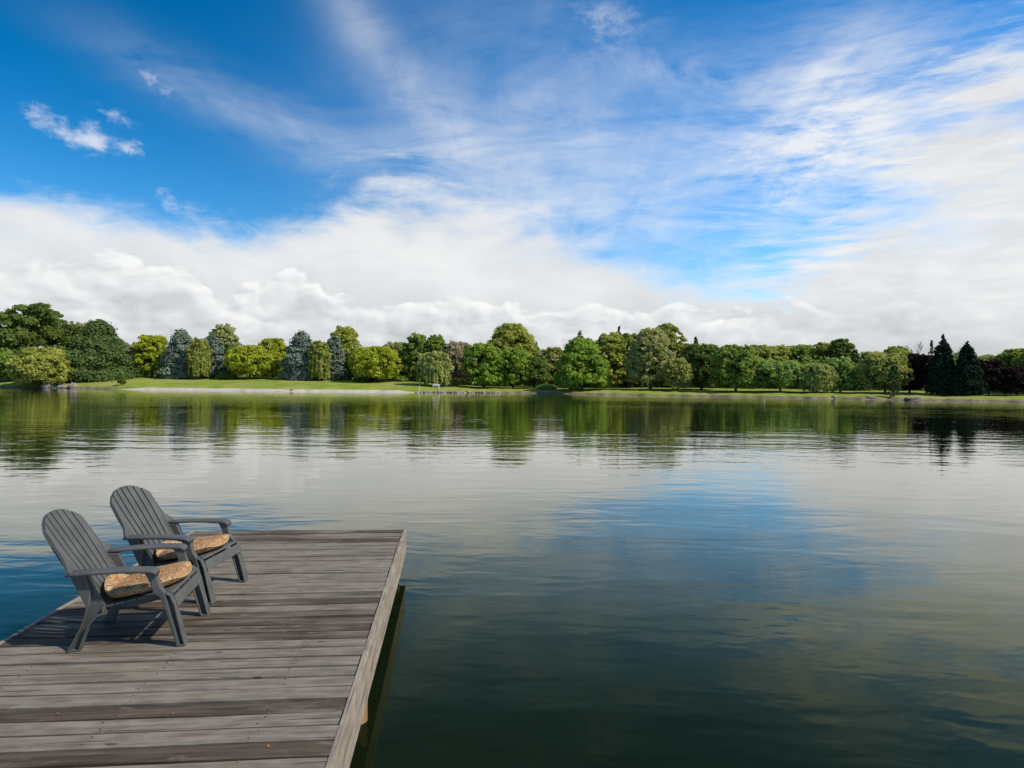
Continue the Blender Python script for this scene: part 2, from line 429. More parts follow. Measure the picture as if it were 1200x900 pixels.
# ------------------------------------------------------------------ object helpers
def link(name, me, mat, parent=None, loc=None, rot=None, smooth=False):
    if mat is not None and not me.materials: me.materials.append(mat)
    if smooth:
        me.polygons.foreach_set('use_smooth', np.ones(len(me.polygons), dtype=bool))
    o = bpy.data.objects.new(name, me); C.objects.link(o)
    if parent is not None: o.parent = parent
    if loc is not None: o.location = loc
    if rot is not None: o.rotation_euler = rot
    return o

def mesh(name, v, f):
    me = bpy.data.meshes.new(name); me.from_pydata(v, [], f); me.update(); return me

def bm_mesh(name, bm):
    bmesh.ops.recalc_face_normals(bm, faces=bm.faces)
    me = bpy.data.meshes.new(name); bm.to_mesh(me); bm.free(); return me

def bevel_bm(bm, w, seg=2, ang=40):
    ed = [e for e in bm.edges if len(e.link_faces) == 2 and e.calc_face_angle(0) > R(ang)]
    bmesh.ops.bevel(bm, geom=ed, offset=w, segments=seg, profile=0.5, affect='EDGES', clamp_overlap=True)
    return bm

def add_poly(bm, pts, d0, d1, axes):
    """extrude a 2D polygon; axes maps (a, b, d) to xyz"""
    n = len(pts)
    v0 = [bm.verts.new(axes(a, b, d0)) for a, b in pts]
    v1 = [bm.verts.new(axes(a, b, d1)) for a, b in pts]
    bm.faces.new(v0); bm.faces.new(list(reversed(v1)))
    for i in range(n):
        j = (i + 1) % n
        bm.faces.new((v0[j], v0[i], v1[i], v1[j]))

def box_bm(bm, x0, x1, y0, y1, z0, z1):
    add_poly(bm, [(x0, z0), (x1, z0), (x1, z1), (x0, z1)], y0, y1, lambda a, b, d: (a, d, b))

def box_mesh(name, x0, x1, y0, y1, z0, z1, bev=0.0, seg=1):
    bm = bmesh.new(); box_bm(bm, x0, x1, y0, y1, z0, z1)
    bmesh.ops.recalc_face_normals(bm, faces=bm.faces)
    if bev: bevel_bm(bm, bev, seg)
    return bm_mesh(name, bm)

def loft(name, rings, caps=True):
    n = len(rings[0]); v = [p for r in rings for p in r]; f = []
    for i in range(len(rings) - 1):
        for j in range(n):
            k = (j + 1) % n
            f.append((i * n + j, i * n + k, (i + 1) * n + k, (i + 1) * n + j))
    if caps:
        f.append(tuple(reversed(range(n)))); f.append(tuple((len(rings) - 1) * n + j for j in range(n)))
    me = mesh(name, v, f)
    bm = bmesh.new(); bm.from_mesh(me); bmesh.ops.recalc_face_normals(bm, faces=bm.faces); bm.to_mesh(me); bm.free()
    return me

def tag(o, label=None, cat=None, group=None, kind=None):
    if label: o['label'] = label
    if cat: o['category'] = cat
    if group: o['group'] = group
    if kind: o['kind'] = kind
    return o

def thing(name, label, cat, loc=(0, 0, 0), rz=0.0, group=None):
    o = bpy.data.objects.new(name, None); C.objects.link(o)
    o.empty_display_size = 0.2
    o.location = loc; o.rotation_euler = (0, 0, rz)
    return tag(o, label, cat, group)

def copy_tree(o, parent=None):
    c = o.copy(); C.objects.link(c)
    if parent is not None: c.parent = parent
    for ch in list(o.children): copy_tree(ch, c)
    return c

# ------------------------------------------------------------------ water and land
SHORE = [(-180, 210), (-90, 210), (-52.5, 210), (-38, 194), (-30.4, 165), (-19.4, 145), (-8.2, 140), (3.0, 146), (7.4, 136), (21.4, 131), (33.1, 131), (38, 131), (55, 150), (90, 200), (180, 210)]
SA, SD = np.array([s[0] for s in SHORE], float), np.array([s[1] for s in SHORE], float)
def shore(a):
    a = np.asarray(a, float)
    base = np.interp(a, SA, SD)
    return base + 0.9 * np.sin(a * 1.9 + 1) * np.clip((a + 9) / 4, 0.1, 1) + 0.5 * np.sin(a * 5.3) * np.clip((a + 9) / 4, 0.1, 1)
def ground_z(a, t):
    l = np.interp(t, [-30, -4, 0, 3, 12, 35, 60, 200, 4000], [-4, -1.2, -0.05, 0.80, 1.50, 3.0, 3.6, 4.0, 12.0])
    r = np.interp(t, [-30, -4, 0, 2, 10, 30, 60, 200, 4000], [-4, -1.2, -0.05, 0.45, 0.95, 1.5, 2.2, 3.0, 12.0])
    k = np.clip((a + 9.7) / 8.0, 0, 1); k = k * k * (3 - 2 * k)
    return l * (1 - k) + r * k
def strip_mesh(name, angs, ts, lift=0.0, jitter=0.0):
    v, f = [], []
    rng = np.random.default_rng(3)
    for a in angs:
        s = float(shore(a))
        for t in ts:
            d = s + t; ar = R(a)
            z = float(ground_z(a, t)) + lift + (jitter * rng.normal() if t > 0 else 0)
            v.append((d * math.sin(ar), d * math.cos(ar), z))
    n = len(ts)
    for i in range(len(angs) - 1):
        for j in range(n - 1):
            f.append((i * n + j, (i + 1) * n + j, (i + 1) * n + j + 1, i * n + j + 1))
    return mesh(name, v, f)

wm = bpy.data.meshes.new('lake')
bm = bmesh.new()
ringr = [0.0, 20, 60, 120, 200, 260]
bmesh.ops.create_circle(bm, cap_ends=True, segments=96, radius=260)
wm = bm_mesh('lake', bm)
tag(link('lake_water', wm, M['water']), kind='structure', label='calm green lake mirroring trees and clouds')
bed = bmesh.new(); bmesh.ops.create_circle(bed, cap_ends=True, segments=96, radius=240)
tag(link('lake_bed', bm_mesh('lake_bed', bed), M['mud'], loc=(0, 0, -4.5)), kind='structure')

ang_all = np.concatenate([np.arange(-180, -60, 4), np.arange(-60, 60, 0.25), np.arange(60, 180.1, 4)])
TS = [-30, -4, 0, 1, 2, 3, 5, 8, 12, 18, 26, 35, 48, 60, 90, 140, 200, 600, 1500, 4000]
tag(link('lawn_ground', strip_mesh('lawn_ground', ang_all, TS, 0.0), M['lawn'], smooth=True), kind='structure', label='mown lawn rising gently behind the far shore')
def bank_mesh():
    rng = np.random.default_rng(12); v, f = [], []
    angs = np.arange(-31.0, -8.2, 0.2); n = 6
    for i, a in enumerate(angs):
        e = min(1.0, (i + 1) / 10, (len(angs) - i) / 8)
        top = (1.9 + 0.06 * math.sin(a * 2.1) + rng.normal() * 0.03) * e
        for j in range(n):
            t = -0.6 + (top + 0.6) * j / (n - 1)
            d = float(shore(a)) + t
            z = float(ground_z(a, t)) + (0.07 if j < n - 1 else -0.02) + rng.normal() * 0.012
            v.append((d * math.sin(R(a)), d * math.cos(R(a)), z))
    for i in range(len(angs) - 1):
        for j in range(n - 1): f.append((i * n + j, (i + 1) * n + j, (i + 1) * n + j + 1, i * n + j + 1))
    return mesh('embankment', v, f)
tag(link('embankment', bank_mesh(), M['bank'], smooth=True), kind='structure', label='pale gravel embankment along the far lawn')
tag(link('shore_path', strip_mesh('shore_path', np.arange(-60, -30.8, 0.5), [-0.6, 0, 0.7, 1.4], 0.05, 0.03), M['shore'], smooth=True), kind='structure')
tag(link('shore', strip_mesh('shore', np.arange(-8.25, 60, 0.25), [-0.6, 0, 0.5, 0.9, 1.2], 0.07, 0.015), M['shore'], smooth=True), kind='structure', label='bare earth shore below the trees')

# ------------------------------------------------------------------ vegetation
def tube_data(path, rad, n=6):
    rings = []
    for i, (p, r) in enumerate(zip(path, rad)):
        p = Vector(p)
        q = Vector(path[min(i + 1, len(path) - 1)]) - Vector(path[max(i - 1, 0)])
        q = q.normalized() if q.length > 1e-6 else Vector((0, 0, 1))
        a = q.orthogonal().normalized(); b = q.cross(a)
        rings.append([tuple(p + r * (math.cos(2 * math.pi * k / n) * a + math.sin(2 * math.pi * k / n) * b)) for k in range(n)])
    v = [p for r in rings for p in r]; f = []
    for i in range(len(rings) - 1):
        for k in range(n):
            j = (k + 1) % n
            f.append((i * n + k, i * n + j, (i + 1) * n + j, (i + 1) * n + k))
    f.append(tuple((len(rings) - 1) * n + k for k in range(n)))
    return v, f

def join_tubes(tubes):
    v, f = [], []
    for tv, tf in tubes:
        o = len(v); v += tv; f += [tuple(i + o for i in q) for q in tf]
    return v, f

def trunk_mesh(rng, h, w, base, crown_top, n_limb=7, lean=0.0):
    r0 = max(0.10, 0.020 * h + 0.012 * w)
    tubes = []
    pts, rad = [], []
    top = crown_top * 0.86
    for i in range(8):
        u = i / 7
        pts.append((lean * u * u * h + rng.normal() * 0.02 * h * u, rng.normal() * 0.02 * h * u, -0.3 + u * (top + 0.3)))
        rad.append(r0 * (1.25 if i == 0 else 1.0) * (1 - 0.86 * u))
    tubes.append(tube_data(pts, rad, 7))
    for k in range(n_limb):
        u = rng.uniform(max(0.22, base / max(h, .1) * 0.8), 0.75)
        i = u * 7; i0 = int(i); fr = i - i0
        p0 = np.array(pts[i0]) * (1 - fr) + np.array(pts[i0 + 1]) * fr
        a = rng.uniform(0, 2 * math.pi); L = w * 0.36 * rng.uniform(0.6, 1.0)
        p1 = p0 + np.array((math.cos(a) * L * 0.55, math.sin(a) * L * 0.55, L * 0.35))
        p2 = p0 + np.array((math.cos(a) * L, math.sin(a) * L, L * 0.75))
        rr = r0 * (1 - 0.8 * u) * 0.6
        tubes.append(tube_data([tuple(p0), tuple(p1), tuple(p2)], [rr, rr * 0.6, rr * 0.15], 5))
    return join_tubes(tubes)

def leaf_mesh(name, P, N, size, tint, tint2, rng, aspect=1.0, droop=None):
    """one small rhombus per point P with normal N"""
    n = len(P)
    N = N / np.maximum(np.linalg.norm(N, axis=1, keepdims=True), 1e-6)
    ref = rng.normal(size=(n, 3))
    if droop is not None: ref = np.tile(np.array([[0.0, 0.0, 1.0]]), (n, 1)) + rng.normal(size=(n, 3)) * droop
    A = np.cross(N, ref); A /= np.maximum(np.linalg.norm(A, axis=1, keepdims=True), 1e-6)
    B = np.cross(N, A)
    sz = (size * rng.uniform(0.6, 1.35, n))[:, None]
    cup = N * sz * 0.18
    k = rng.uniform(0.75, 1.25, (n, 4, 1))
    V = np.stack([P + A * sz * k[:, 0] + cup, P + B * sz * aspect * k[:, 1], P - A * sz * k[:, 2] + cup, P - B * sz * aspect * k[:, 3]], axis=1).reshape(-1, 3)
    me = bpy.data.meshes.new(name)
    me.vertices.add(4 * n); me.vertices.foreach_set('co', V.astype(np.float32).ravel())
    me.loops.add(4 * n); me.loops.foreach_set('vertex_index', np.arange(4 * n, dtype=np.int32))
    me.polygons.add(n); me.polygons.foreach_set('loop_start', np.arange(0, 4 * n, 4, dtype=np.int32))
    me.update(calc_edges=True)
    ca = me.color_attributes.new('tint', 'FLOAT_COLOR', 'POINT')
    col = np.ones((4 * n, 4), dtype=np.float32)
    col[:, 0] = np.repeat(np.clip(tint, 0, 1), 4); col[:, 1] = np.repeat(np.clip(tint2, 0, 1), 4)
    ca.data.foreach_set('color', col.ravel())
    return me

def sphere_dirs(rng, n):
    d = rng.normal(size=(n, 3)); return d / np.linalg.norm(d, axis=1, keepdims=True)

def crown_mesh(name, rng, kind, h, w, size=0.30, dens=1.0):
    """leaves on many clumps spread through the crown's volume; returns mesh and crown base height"""
    base = {'round': 0.09, 'oval': 0.08, 'spread': 0.15, 'dome': 0.02, 'tiered': 0.04, 'conifer': 0.04, 'sequoia': 0.02, 'weeping': 0.08, 'lobed': 0.08, 'bush': 0.0}[kind] * h
    hc = h - base; rw = w / 2 * (1.0 if kind in ('sequoia', 'conifer', 'lobed', 'bush') else 1.10)
    cen, rad, fl = [], [], []
    def prof(u):
        if kind in ('round', 'spread', 'lobed'): return max(0.05, 1 - abs((max(u, 0.30) - 0.40) / 0.62) ** 2.6) ** 0.55 * (0.72 + 0.28 * min(1, u / 0.25))
        if kind == 'bush': return max(0.05, 1 - (max(0, u - 0.25) / 0.78) ** 2.2) ** 0.6
        if kind == 'oval': return max(0.05, 1 - abs((max(u, 0.25) - 0.35) / 0.67) ** 2.2) ** 0.62 * (0.75 + 0.25 * min(1, u / 0.25))
        if kind == 'dome': return max(0.08, 1 - (max(0, u - 0.18) / 0.84) ** 1.7) ** 0.72
        if kind == 'tiered': return max(0.10, (1 - u ** 2.1)) ** 0.9 * (0.90 + 0.10 * math.sin(u * 23))
        if kind == 'conifer': return max(0.04, (1 - u)) ** 0.85
        if kind == 'sequoia': return max(0.04, 1 - (max(0, u - 0.12) / 0.885) ** 1.8)
        return max(0.06, 1 - abs((u - 0.55) / 0.47) ** 2.2) ** 0.6
    if kind == 'lobed':
        heads = [(-0.62, 0.72, 0.20), (-0.30, 0.84, 0.20), (0.02, 0.91, 0.17), (0.16, 0.95, 0.13), (0.36, 0.80, 0.18), (-0.80, 0.52, 0.22), (0.66, 0.62, 0.22), (0.0, 0.66, 0.34), (-0.40, 0.52, 0.34), (0.42, 0.50, 0.34),
                 (-0.7, 0.30, 0.28), (0.80, 0.40, 0.22), (0.0, 0.36, 0.36), (0.55, 0.24, 0.30), (-0.3, 0.18, 0.30), (0.2, 0.14, 0.3)]
        for hx, hz, hr in heads:
            for k in range(int(10 + 50 * hr)):
                d = sphere_dirs(rng, 1)[0]
                cen.append((hx * rw + d[0] * hr * rw * 0.95, d[1] * rw * 0.5, min(h - hr * rw * 0.3, max(0.6, hz * h + d[2] * hr * rw * 0.95))))
                rad.append(min(1.9, hr * rw * rng.uniform(0.34, 0.62))); fl.append(0.7)
    elif kind in ('tiered', 'conifer', 'sequoia'):
        nt = max(10, int(hc / (0.72 if kind == 'tiered' else 0.42)))
        for i in range(nt):
            u = 1 - (1 - min(0.985, (i + 0.5 * rng.random()) / nt)) ** 1.3
            rr = rw * prof(u)
            m = max(3, int(2 * math.pi * rr / (1.7 if kind == 'tiered' else 0.9)))
            for k in range(m):
                a = 2 * math.pi * (k + rng.random()) / m
                q = rng.uniform(0.52, 0.86) if kind != 'sequoia' else rng.uniform(0.6, 0.85)
                lr = max(0.30, rr * rng.uniform(0.24, 0.40))
                if u > 0.72: lr = max(0.13, rr * rng.uniform(0.42, 0.62))
                cen.append((math.cos(a) * rr * q, math.sin(a) * rr * q, base + u * hc + rng.normal() * 0.22)); rad.append(lr)
                fl.append((0.50 if kind == 'tiered' else 0.8) if u < 0.72 else 1.3)
        cen.append((0, 0, h - 0.35)); rad.append(0.14 if kind != 'tiered' else 0.3); fl.append(2.6 if kind != 'tiered' else 1.2)
    else:
        n = int((56 + w * 7.0) * (1.35 if kind == 'oval' else 1.0))
        for i in range(n):
            u = rng.uniform(0.02, 0.95) ** 0.92
            rr = rw * prof(u) * (0.86 + 0.22 * rng.random())
            a = rng.uniform(0, 2 * math.pi); q = math.sqrt(rng.uniform(0.12, 0.80))
            lr = rw * rng.uniform(0.14, 0.27) * (0.8 if kind == 'oval' else 1.0)
            lr = min(lr, 1.5)
            zz = min(h - lr * 0.55, base + u * hc)
            cen.append((math.cos(a) * rr * q, math.sin(a) * rr * q, zz)); rad.append(lr); fl.append(0.72)
        k = int(n * 0.8)       # a shell of outer clumps makes the uneven outline
        for i in range(k):
            u = rng.uniform(0.12, 1.0); a = rng.uniform(0, 2 * math.pi)
            rr = rw * prof(min(u, 0.97)) * rng.uniform(0.80, 1.02)
            lr = rw * rng.uniform(0.07, 0.14)
            cen.append((math.cos(a) * rr, math.sin(a) * rr, min(h - lr * 0.4, base + u * hc))); rad.append(lr); fl.append(0.8)
    cen, rad, fl = np.array(cen), np.array(rad), np.array(fl)
    area = rad ** 2
    cnt = np.maximum(9, (area / (size * size) * 6.5 * dens)).astype(int)
    idx = np.repeat(np.arange(len(cen)), cnt)
    n = len(idx)
    d = sphere_dirs(rng, n)
    d[:, 2] = np.where(d[:, 2] < -0.45, -d[:, 2], d[:, 2])
    r = rad[idx] * np.where(rng.random(n) < 0.2, rng.uniform(0.95, 1.38, n), rng.uniform(0.60, 1.05, n))
    off = d * r[:, None]; off[:, 2] *= fl[idx]
    if kind in ('tiered',): off[:, 2] -= 0.22 * (off[:, 0] ** 2 + off[:, 1] ** 2) / np.maximum(rad[idx], 0.1)
    P = cen[idx] + off
    lt = rng.random(len(cen)); lt2 = rng.random(len(cen)) ** 2
    tint = lt[idx] * 0.65 + rng.random(n) * 0.35
    tint2 = lt2[idx] * 0.7 + rng.random(n) * 0.3
    N = d + rng.normal(size=(n, 3)) * 0.55 + np.array([0, 0, 0.25])
    if kind == 'weeping':
        ns = int(70 + w * 16)
        a = rng.uniform(0, 2 * math.pi, ns); q = np.sqrt(rng.uniform(0.15, 1.0, ns))
        z0 = base + hc * (0.50 + 0.45 * np.sqrt(np.maximum(0, 1 - q * q))) * rng.uniform(0.85, 1.0, ns)
        m = 26; uu = rng.random((ns, m))
        zend = base * 0.5 + hc * rng.uniform(0.0, 0.3, ns)
        zz = z0[:, None] - uu * (z0 - zend)[:, None]
        X0 = np.cos(a) * q * rw * 0.92; Y0 = np.sin(a) * q * rw * 0.92
        PX = X0[:, None] * (0.92 + 0.12 * np.sqrt(uu)) + rng.normal(size=(ns, m)) * 0.10
        PY = Y0[:, None] * (0.92 + 0.12 * np.sqrt(uu)) + rng.normal(size=(ns, m)) * 0.10
        P2 = np.stack([PX, PY, zz], -1).reshape(-1, 3)
        st = np.repeat(rng.random(ns), m)
        N2 = np.stack([np.repeat(np.cos(a), m), np.repeat(np.sin(a), m), np.full(ns * m, 0.1)], -1) + rng.normal(size=(ns * m, 3)) * 0.6
        keep = P[:, 2] > base + hc * 0.35
        P = np.concatenate([P[keep], P2]); N = np.concatenate([N[keep], N2])
        tint = np.concatenate([tint[keep], st * 0.7 + rng.random(ns * m) * 0.3]); tint2 = np.concatenate([tint2[keep], np.repeat(rng.random(ns) ** 2, m)])
        return leaf_mesh(name, P, N, size * 0.75, tint, tint2, rng, 1.9, 0.35), base
    asp = 1.0 if kind not in ('conifer', 'sequoia', 'tiered') else 0.8
    return leaf_mesh(name, P, N, size, tint, tint2, rng, asp), base

KIND_NAME = {'round': 'broadleaf_tree', 'oval': 'tall_broadleaf_tree', 'spread': 'spreading_tree', 'dome': 'chestnut_tree', 'tiered': 'cedar_tree', 'conifer': 'conifer_tree',
             'sequoia': 'sequoia_tree', 'weeping': 'weeping_tree', 'lobed': 'broadleaf_tree', 'bush': 'waterside_shrub', 'bare': 'bare_tree'}

def make_tree(i, kind, tint, x, y, z, h, w, label):
    rng = np.random.default_rng(100 + i)
    root = thing(KIND_NAME[kind], label, 'shrub' if kind == 'bush' else 'tree', (x, y, z - 0.05), 0.0)
    face = math.atan2(x, y)
    if kind == 'bare':
        tubes = []
        for k in range(6):
            a = rng.uniform(0, 6.28); s = rng.uniform(0.0, 0.35) * w / 2
            bx, by = math.cos(a) * s, math.sin(a) * s
            top = h * rng.uniform(0.8, 1.0); ex, ey = bx * 3.0, by * 3.0
            pts = [(bx * u + (ex - bx) * u * u, by * u + (ey - by) * u * u, top * u) for u in (0, .25, .5, .75, 1)]
            tubes.append(tube_data(pts, [.14, .11, .08, .05, .015], 5))
            for q in range(16):
                u = rng.uniform(0.4, 0.97); b = rng.uniform(0, 6.28); L = rng.uniform(0.6, 1.8) * (1.15 - u) * 2
                p0 = np.array((bx * u + (ex - bx) * u * u, by * u + (ey - by) * u * u, top * u))
                p1 = p0 + np.array((math.cos(b) * L * .4, math.sin(b) * L * .4, L * .5)); p2 = p1 + np.array((math.cos(b) * L * .2, math.sin(b) * L * .2, L * .5))
                tubes.append(tube_data([tuple(p0), tuple(p1), tuple(p2)], [.045, .03, .01], 4))
        v, f = join_tubes(tubes)
        link('trunk', mesh('trunk', v, f), M['pale_bark'], root)
        P = np.array([p for p in v if p[2] > h * 0.45]); P = P[rng.integers(0, len(P), 500)] + rng.normal(size=(500, 3)) * 0.15
        link('crown', leaf_mesh('crown', P, sphere_dirs(rng, 500), 0.09, rng.random(500), rng.random(500), rng), M['leaf_tan'], root)
        return root
    dens = {'brown': 0.7, 'golden': 0.85, 'paleolive': 0.85}.get(tint, 1.0)
    cm, base = crown_mesh('crown', rng, kind, h, w, 0.26 if kind not in ('sequoia', 'conifer') else 0.20, dens)
    cr = link('crown', cm, M['leaf_' + tint], root, rot=(0, 0, -face if kind == 'lobed' else 0))
    if kind != 'bush':
        v, f = trunk_mesh(rng, h, w, base, h, 7 if kind in ('round', 'oval', 'spread', 'lobed', 'weeping', 'dome') else 0)
    else:
        tubes = []
        for k in range(7):
            a = rng.uniform(0, 6.28)
            tubes.append(tube_data([(0, 0, -0.2), (math.cos(a) * w * .14, math.sin(a) * w * .14, h * .35), (math.cos(a) * w * .25, math.sin(a) * w * .25, h * .7)], [.12, .08, .02], 5))
        v, f = join_tubes(tubes)
    link('trunk', mesh('trunk', v, f), M['bark'], root)
    return root

TREES = [
    ('lobed', 'deep', -121.1, 166.5, 2.19, 18.7, 21.7, 'tallest dark green broadleaf tree with several ragged heads above the yellowish waterside shrub'),
    ('round', 'mid', -125.1, 158.8, 1.46, 8.0, 9.5, 'mid green bushy tree cut by the edge of the picture beside the tall ragged tree'),
    ('bush', 'willowyellow', -109.2, 152.2, 1.15, 7.9, 12.3, 'yellowish green rounded shrub at the water edge in front of the tall ragged tree'),
    ('tiered', 'darkcedar', -102.5, 162.1, 2.19, 14.6, 13.9, 'broad dark green cone shaped tree sweeping to the lawn and casting a black shadow'),
    ('round', 'pale', -123.8, 186.9, 3.36, 15.1, 8.8, 'pale yellow green treetop showing between the ragged tree and the broad dark cone'),
    ('round', 'tan', -100.3, 171.6, 3.04, 8.7, 5.8, 'small tan blossoming tree beside the broad dark cone shaped tree'),
    ('round', 'bright', -94.4, 171.6, 3.04, 10.5, 8.5, 'bright yellow green tree between the tan tree and the first blue grey conifer'),
    ('tiered', 'blue', -84.9, 167.9, 2.80, 12.5, 9.2, 'blue grey conifer just beyond the bright yellow green tree by the tan one'),
    ('weeping', 'olive', -78.5, 164.0, 2.55, 10.2, 5.1, 'slim olive weeping birch between the first two blue grey conifers'),
    ('tiered', 'blue', -78.1, 170.1, 2.98, 11.3, 8.0, 'narrower blue grey conifer in front of the tall yellow green tree'),
    ('oval', 'pale', -79.5, 179.9, 3.28, 14.3, 8.4, 'tall yellow green tree rising behind the narrower blue grey conifer'),
    ('round', 'deep', -73.5, 172.3, 3.12, 8.4, 4.9, 'dark low tree tucked beside the trunk of the spreading lime green tree'),
    ('spread', 'bright', -66.6, 166.3, 2.80, 8.0, 10.8, 'spreading lime green tree second along the lawn, before the taller lighter one'),
    ('round', 'bright', -62.5, 171.1, 3.12, 10.0, 7.6, 'upright light green tree touching the lime green spreading tree and the largest blue conifer'),
    ('tiered', 'blue', -52.8, 164.0, 2.67, 12.0, 9.4, 'largest and broadest blue grey conifer standing near the middle of the lawn'),
    ('weeping', 'olive', -47.4, 160.8, 2.43, 9.6, 5.0, 'olive weeping birch leaning against the largest blue grey conifer'),
    ('tiered', 'blue', -45.5, 167.0, 2.80, 11.1, 7.4, 'smaller blue grey conifer partly hiding a tall round topped green tree'),
    ('oval', 'spring', -46.0, 178.9, 3.24, 13.9, 8.9, 'tall round topped green tree behind the smaller blue grey conifer'),
    ('round', 'deep', -39.8, 167.6, 2.80, 7.1, 5.2, 'dark shaded tree squeezed between the tall round topped tree and the low lime tree'),
    ('spread', 'bright', -33.4, 160.1, 2.31, 8.1, 10.9, 'low wide lime green tree at the far end of the lawn'),
    ('round', 'paleolive', -30.7, 172.1, 3.04, 9.4, 8.1, 'pale olive loose tree just behind the low wide lime green tree'),
    ('oval', 'mid', -24.3, 166.3, 2.59, 11.9, 7.4, 'upright mid green tree, first of a matching pair behind the willow'),
    ('oval', 'mid', -19.2, 165.7, 2.19, 11.9, 6.9, 'lighter upright green tree, second of the pair and directly over the willow'),
    ('weeping', 'willow', -18.2, 151.6, 1.51, 7.6, 7.5, 'weeping willow with hanging yellow green strands near the end of the pale embankment'),
    ('round', 'brown', -13.4, 165.4, 1.69, 10.7, 8.6, 'reddish brown tree with thin foliage right of the willow'),
    ('round', 'fresh', -6.7, 154.9, 1.03, 10.2, 9.3, 'dense fresh green chestnut with rounded clumps below the tallest light tree'),
    ('oval', 'spring', -0.2, 170.4, 1.39, 15.9, 12.0, 'tallest light green tree in the middle of the far shore'),
    ('round', 'fresh', 0.2, 156.4, 1.00, 9.4, 8.2, 'dense fresh green tree standing right in front of the tallest light tree'),
    ('round', 'deep', 5.3, 157.3, 1.00, 7.4, 7.0, 'small dark green round tree between the chestnuts and the golden brown tree'),
    ('conifer', 'darkcedar', 6.9, 189.4, 1.83, 12.3, 6.9, 'thin dark conifer tip behind the small dark round tree'),
    ('round', 'golden', 10.2, 166.5, 1.28, 9.9, 7.8, 'golden brown edged tree left of the domed fresh green chestnut'),
    ('dome', 'fresh', 15.6, 146.2, 0.82, 11.3, 11.1, 'domed fresh green chestnut hanging nearly to the water, alone in front'),
    ('conifer', 'darkcedar', 17.4, 168.6, 1.50, 14.1, 8.8, 'dark conifer spire peeping over the domed chestnut'),
    ('oval', 'spring', 23.5, 157.9, 1.33, 13.0, 9.1, 'light green tall tree immediately right of the domed chestnut'),
    ('conifer', 'darkcedar', 28.5, 175.1, 1.78, 15.8, 6.8, 'dark conifer tip rising between light green tall trees'),
    ('oval', 'olive', 28.3, 158.6, 1.39, 12.9, 8.3, 'olive green tall tree left of the big pale silvery tree'),
    ('oval', 'paleolive', 30.7, 145.2, 1.06, 13.4, 9.5, 'big pale silvery green tree leaning over the shore, its sunlit side facing right'),
    ('oval', 'olive', 38.1, 161.5, 1.55, 15.4, 9.7, 'highest olive tree with a feathery top behind the big pale silvery tree'),
    ('round', 'golden', 35.2, 139.3, 0.95, 6.9, 5.4, 'low yellowish olive tree at the foot of the feathery topped tree'),
    ('round', 'deep', 42.0, 145.0, 1.17, 9.8, 9.5, 'dark green round tree left of the neat round tree on a single trunk'),
    ('conifer', 'darkcedar', 46.7, 166.7, 1.73, 12.9, 6.1, 'lone conifer tip above the dark green round tree'),
    ('round', 'mid', 45.9, 134.3, 0.95, 9.4, 9.1, 'neat dark round tree with single straight trunk at the shore'),
    ('round', 'olive', 60.2, 160.4, 1.73, 10.3, 7.1, 'olive tree behind the gap beside the neat round tree'),
    ('spread', 'leafgreen', 54.2, 132.3, 1.00, 5.9, 9.7, 'low wide soft green tree left of the small weeping willow'),
    ('round', 'spring', 65.2, 162.4, 1.83, 9.9, 9.7, 'light green crown behind the low wide soft green tree'),
    ('round', 'mid', 71.4, 162.0, 1.87, 10.3, 8.9, 'mid green crown above the small weeping willow, left one of two'),
    ('round', 'olive', 73.5, 154.4, 1.73, 10.7, 7.2, 'olive brown crown above and right of the small weeping willow'),
    ('weeping', 'willow', 59.9, 128.7, 0.98, 5.4, 6.4, 'small weeping willow with drooping pale strands at the right hand shore'),
    ('oval', 'deep', 74.9, 149.3, 1.64, 11.2, 7.0, 'dark topped tall green tree behind the emerald tree'),
    ('round', 'leafgreen', 65.0, 129.6, 1.06, 6.9, 6.1, 'emerald green tree on the lawn between the small willow and the brown olive tree'),
    ('conifer', 'darkcedar', 73.0, 139.0, 1.39, 8.6, 5.4, 'dark conifer standing right behind the emerald tree'),
    ('round', 'paleolive', 79.5, 144.6, 1.59, 8.2, 7.5, 'muted green crown behind the brown olive round tree'),
    ('round', 'golden', 71.3, 125.1, 1.03, 7.4, 7.8, 'brown olive round tree with a dark shrub at its right foot'),
    ('oval', 'olive', 85.5, 145.8, 1.69, 9.4, 6.8, 'soft olive crown left of the bare branched tree'),
    ('bare', 'bark', 92.2, 151.1, 1.87, 11.1, 6.7, 'bare pale branched tree without leaves behind the dark purple beeches'),
    ('conifer', 'darkcedar', 94.4, 147.4, 1.83, 10.7, 2.7, 'thin spindly conifer beside the taller sequoia'),
    ('round', 'purple', 76.3, 125.6, 1.11, 7.4, 5.9, 'dark purple beech next to the brown olive round tree'),
    ('round', 'purple', 77.6, 122.5, 1.06, 7.2, 4.8, 'dark purple beech pressed against the taller sequoia'),
    ('sequoia', 'sequoia', 77.5, 117.8, 0.95, 10.6, 4.5, 'taller pointed dark sequoia, left of the two'),
    ('sequoia', 'sequoia', 79.9, 115.0, 0.89, 9.3, 4.8, 'shorter broader dark sequoia, right of the two'),
    ('round', 'pale', 97.3, 133.3, 1.59, 7.0, 5.9, 'yellow green crown behind the purple tree next to the shorter sequoia'),
    ('round', 'purple', 84.2, 115.6, 1.00, 6.1, 4.8, 'purple brown tree right of the shorter sequoia'),
    ('round', 'mid', 95.7, 124.4, 1.39, 8.1, 6.5, 'green tree at the far right with purple foliage below'),
    ('round', 'purple', 87.4, 113.2, 1.00, 4.8, 5.0, 'low purple brown tree at the far right under a green crown'),
    ('oval', 'mid', 96.0, 117.8, 1.23, 8.6, 9.2, 'mid green tree cut by the picture edge beyond the low purple tree'),
]
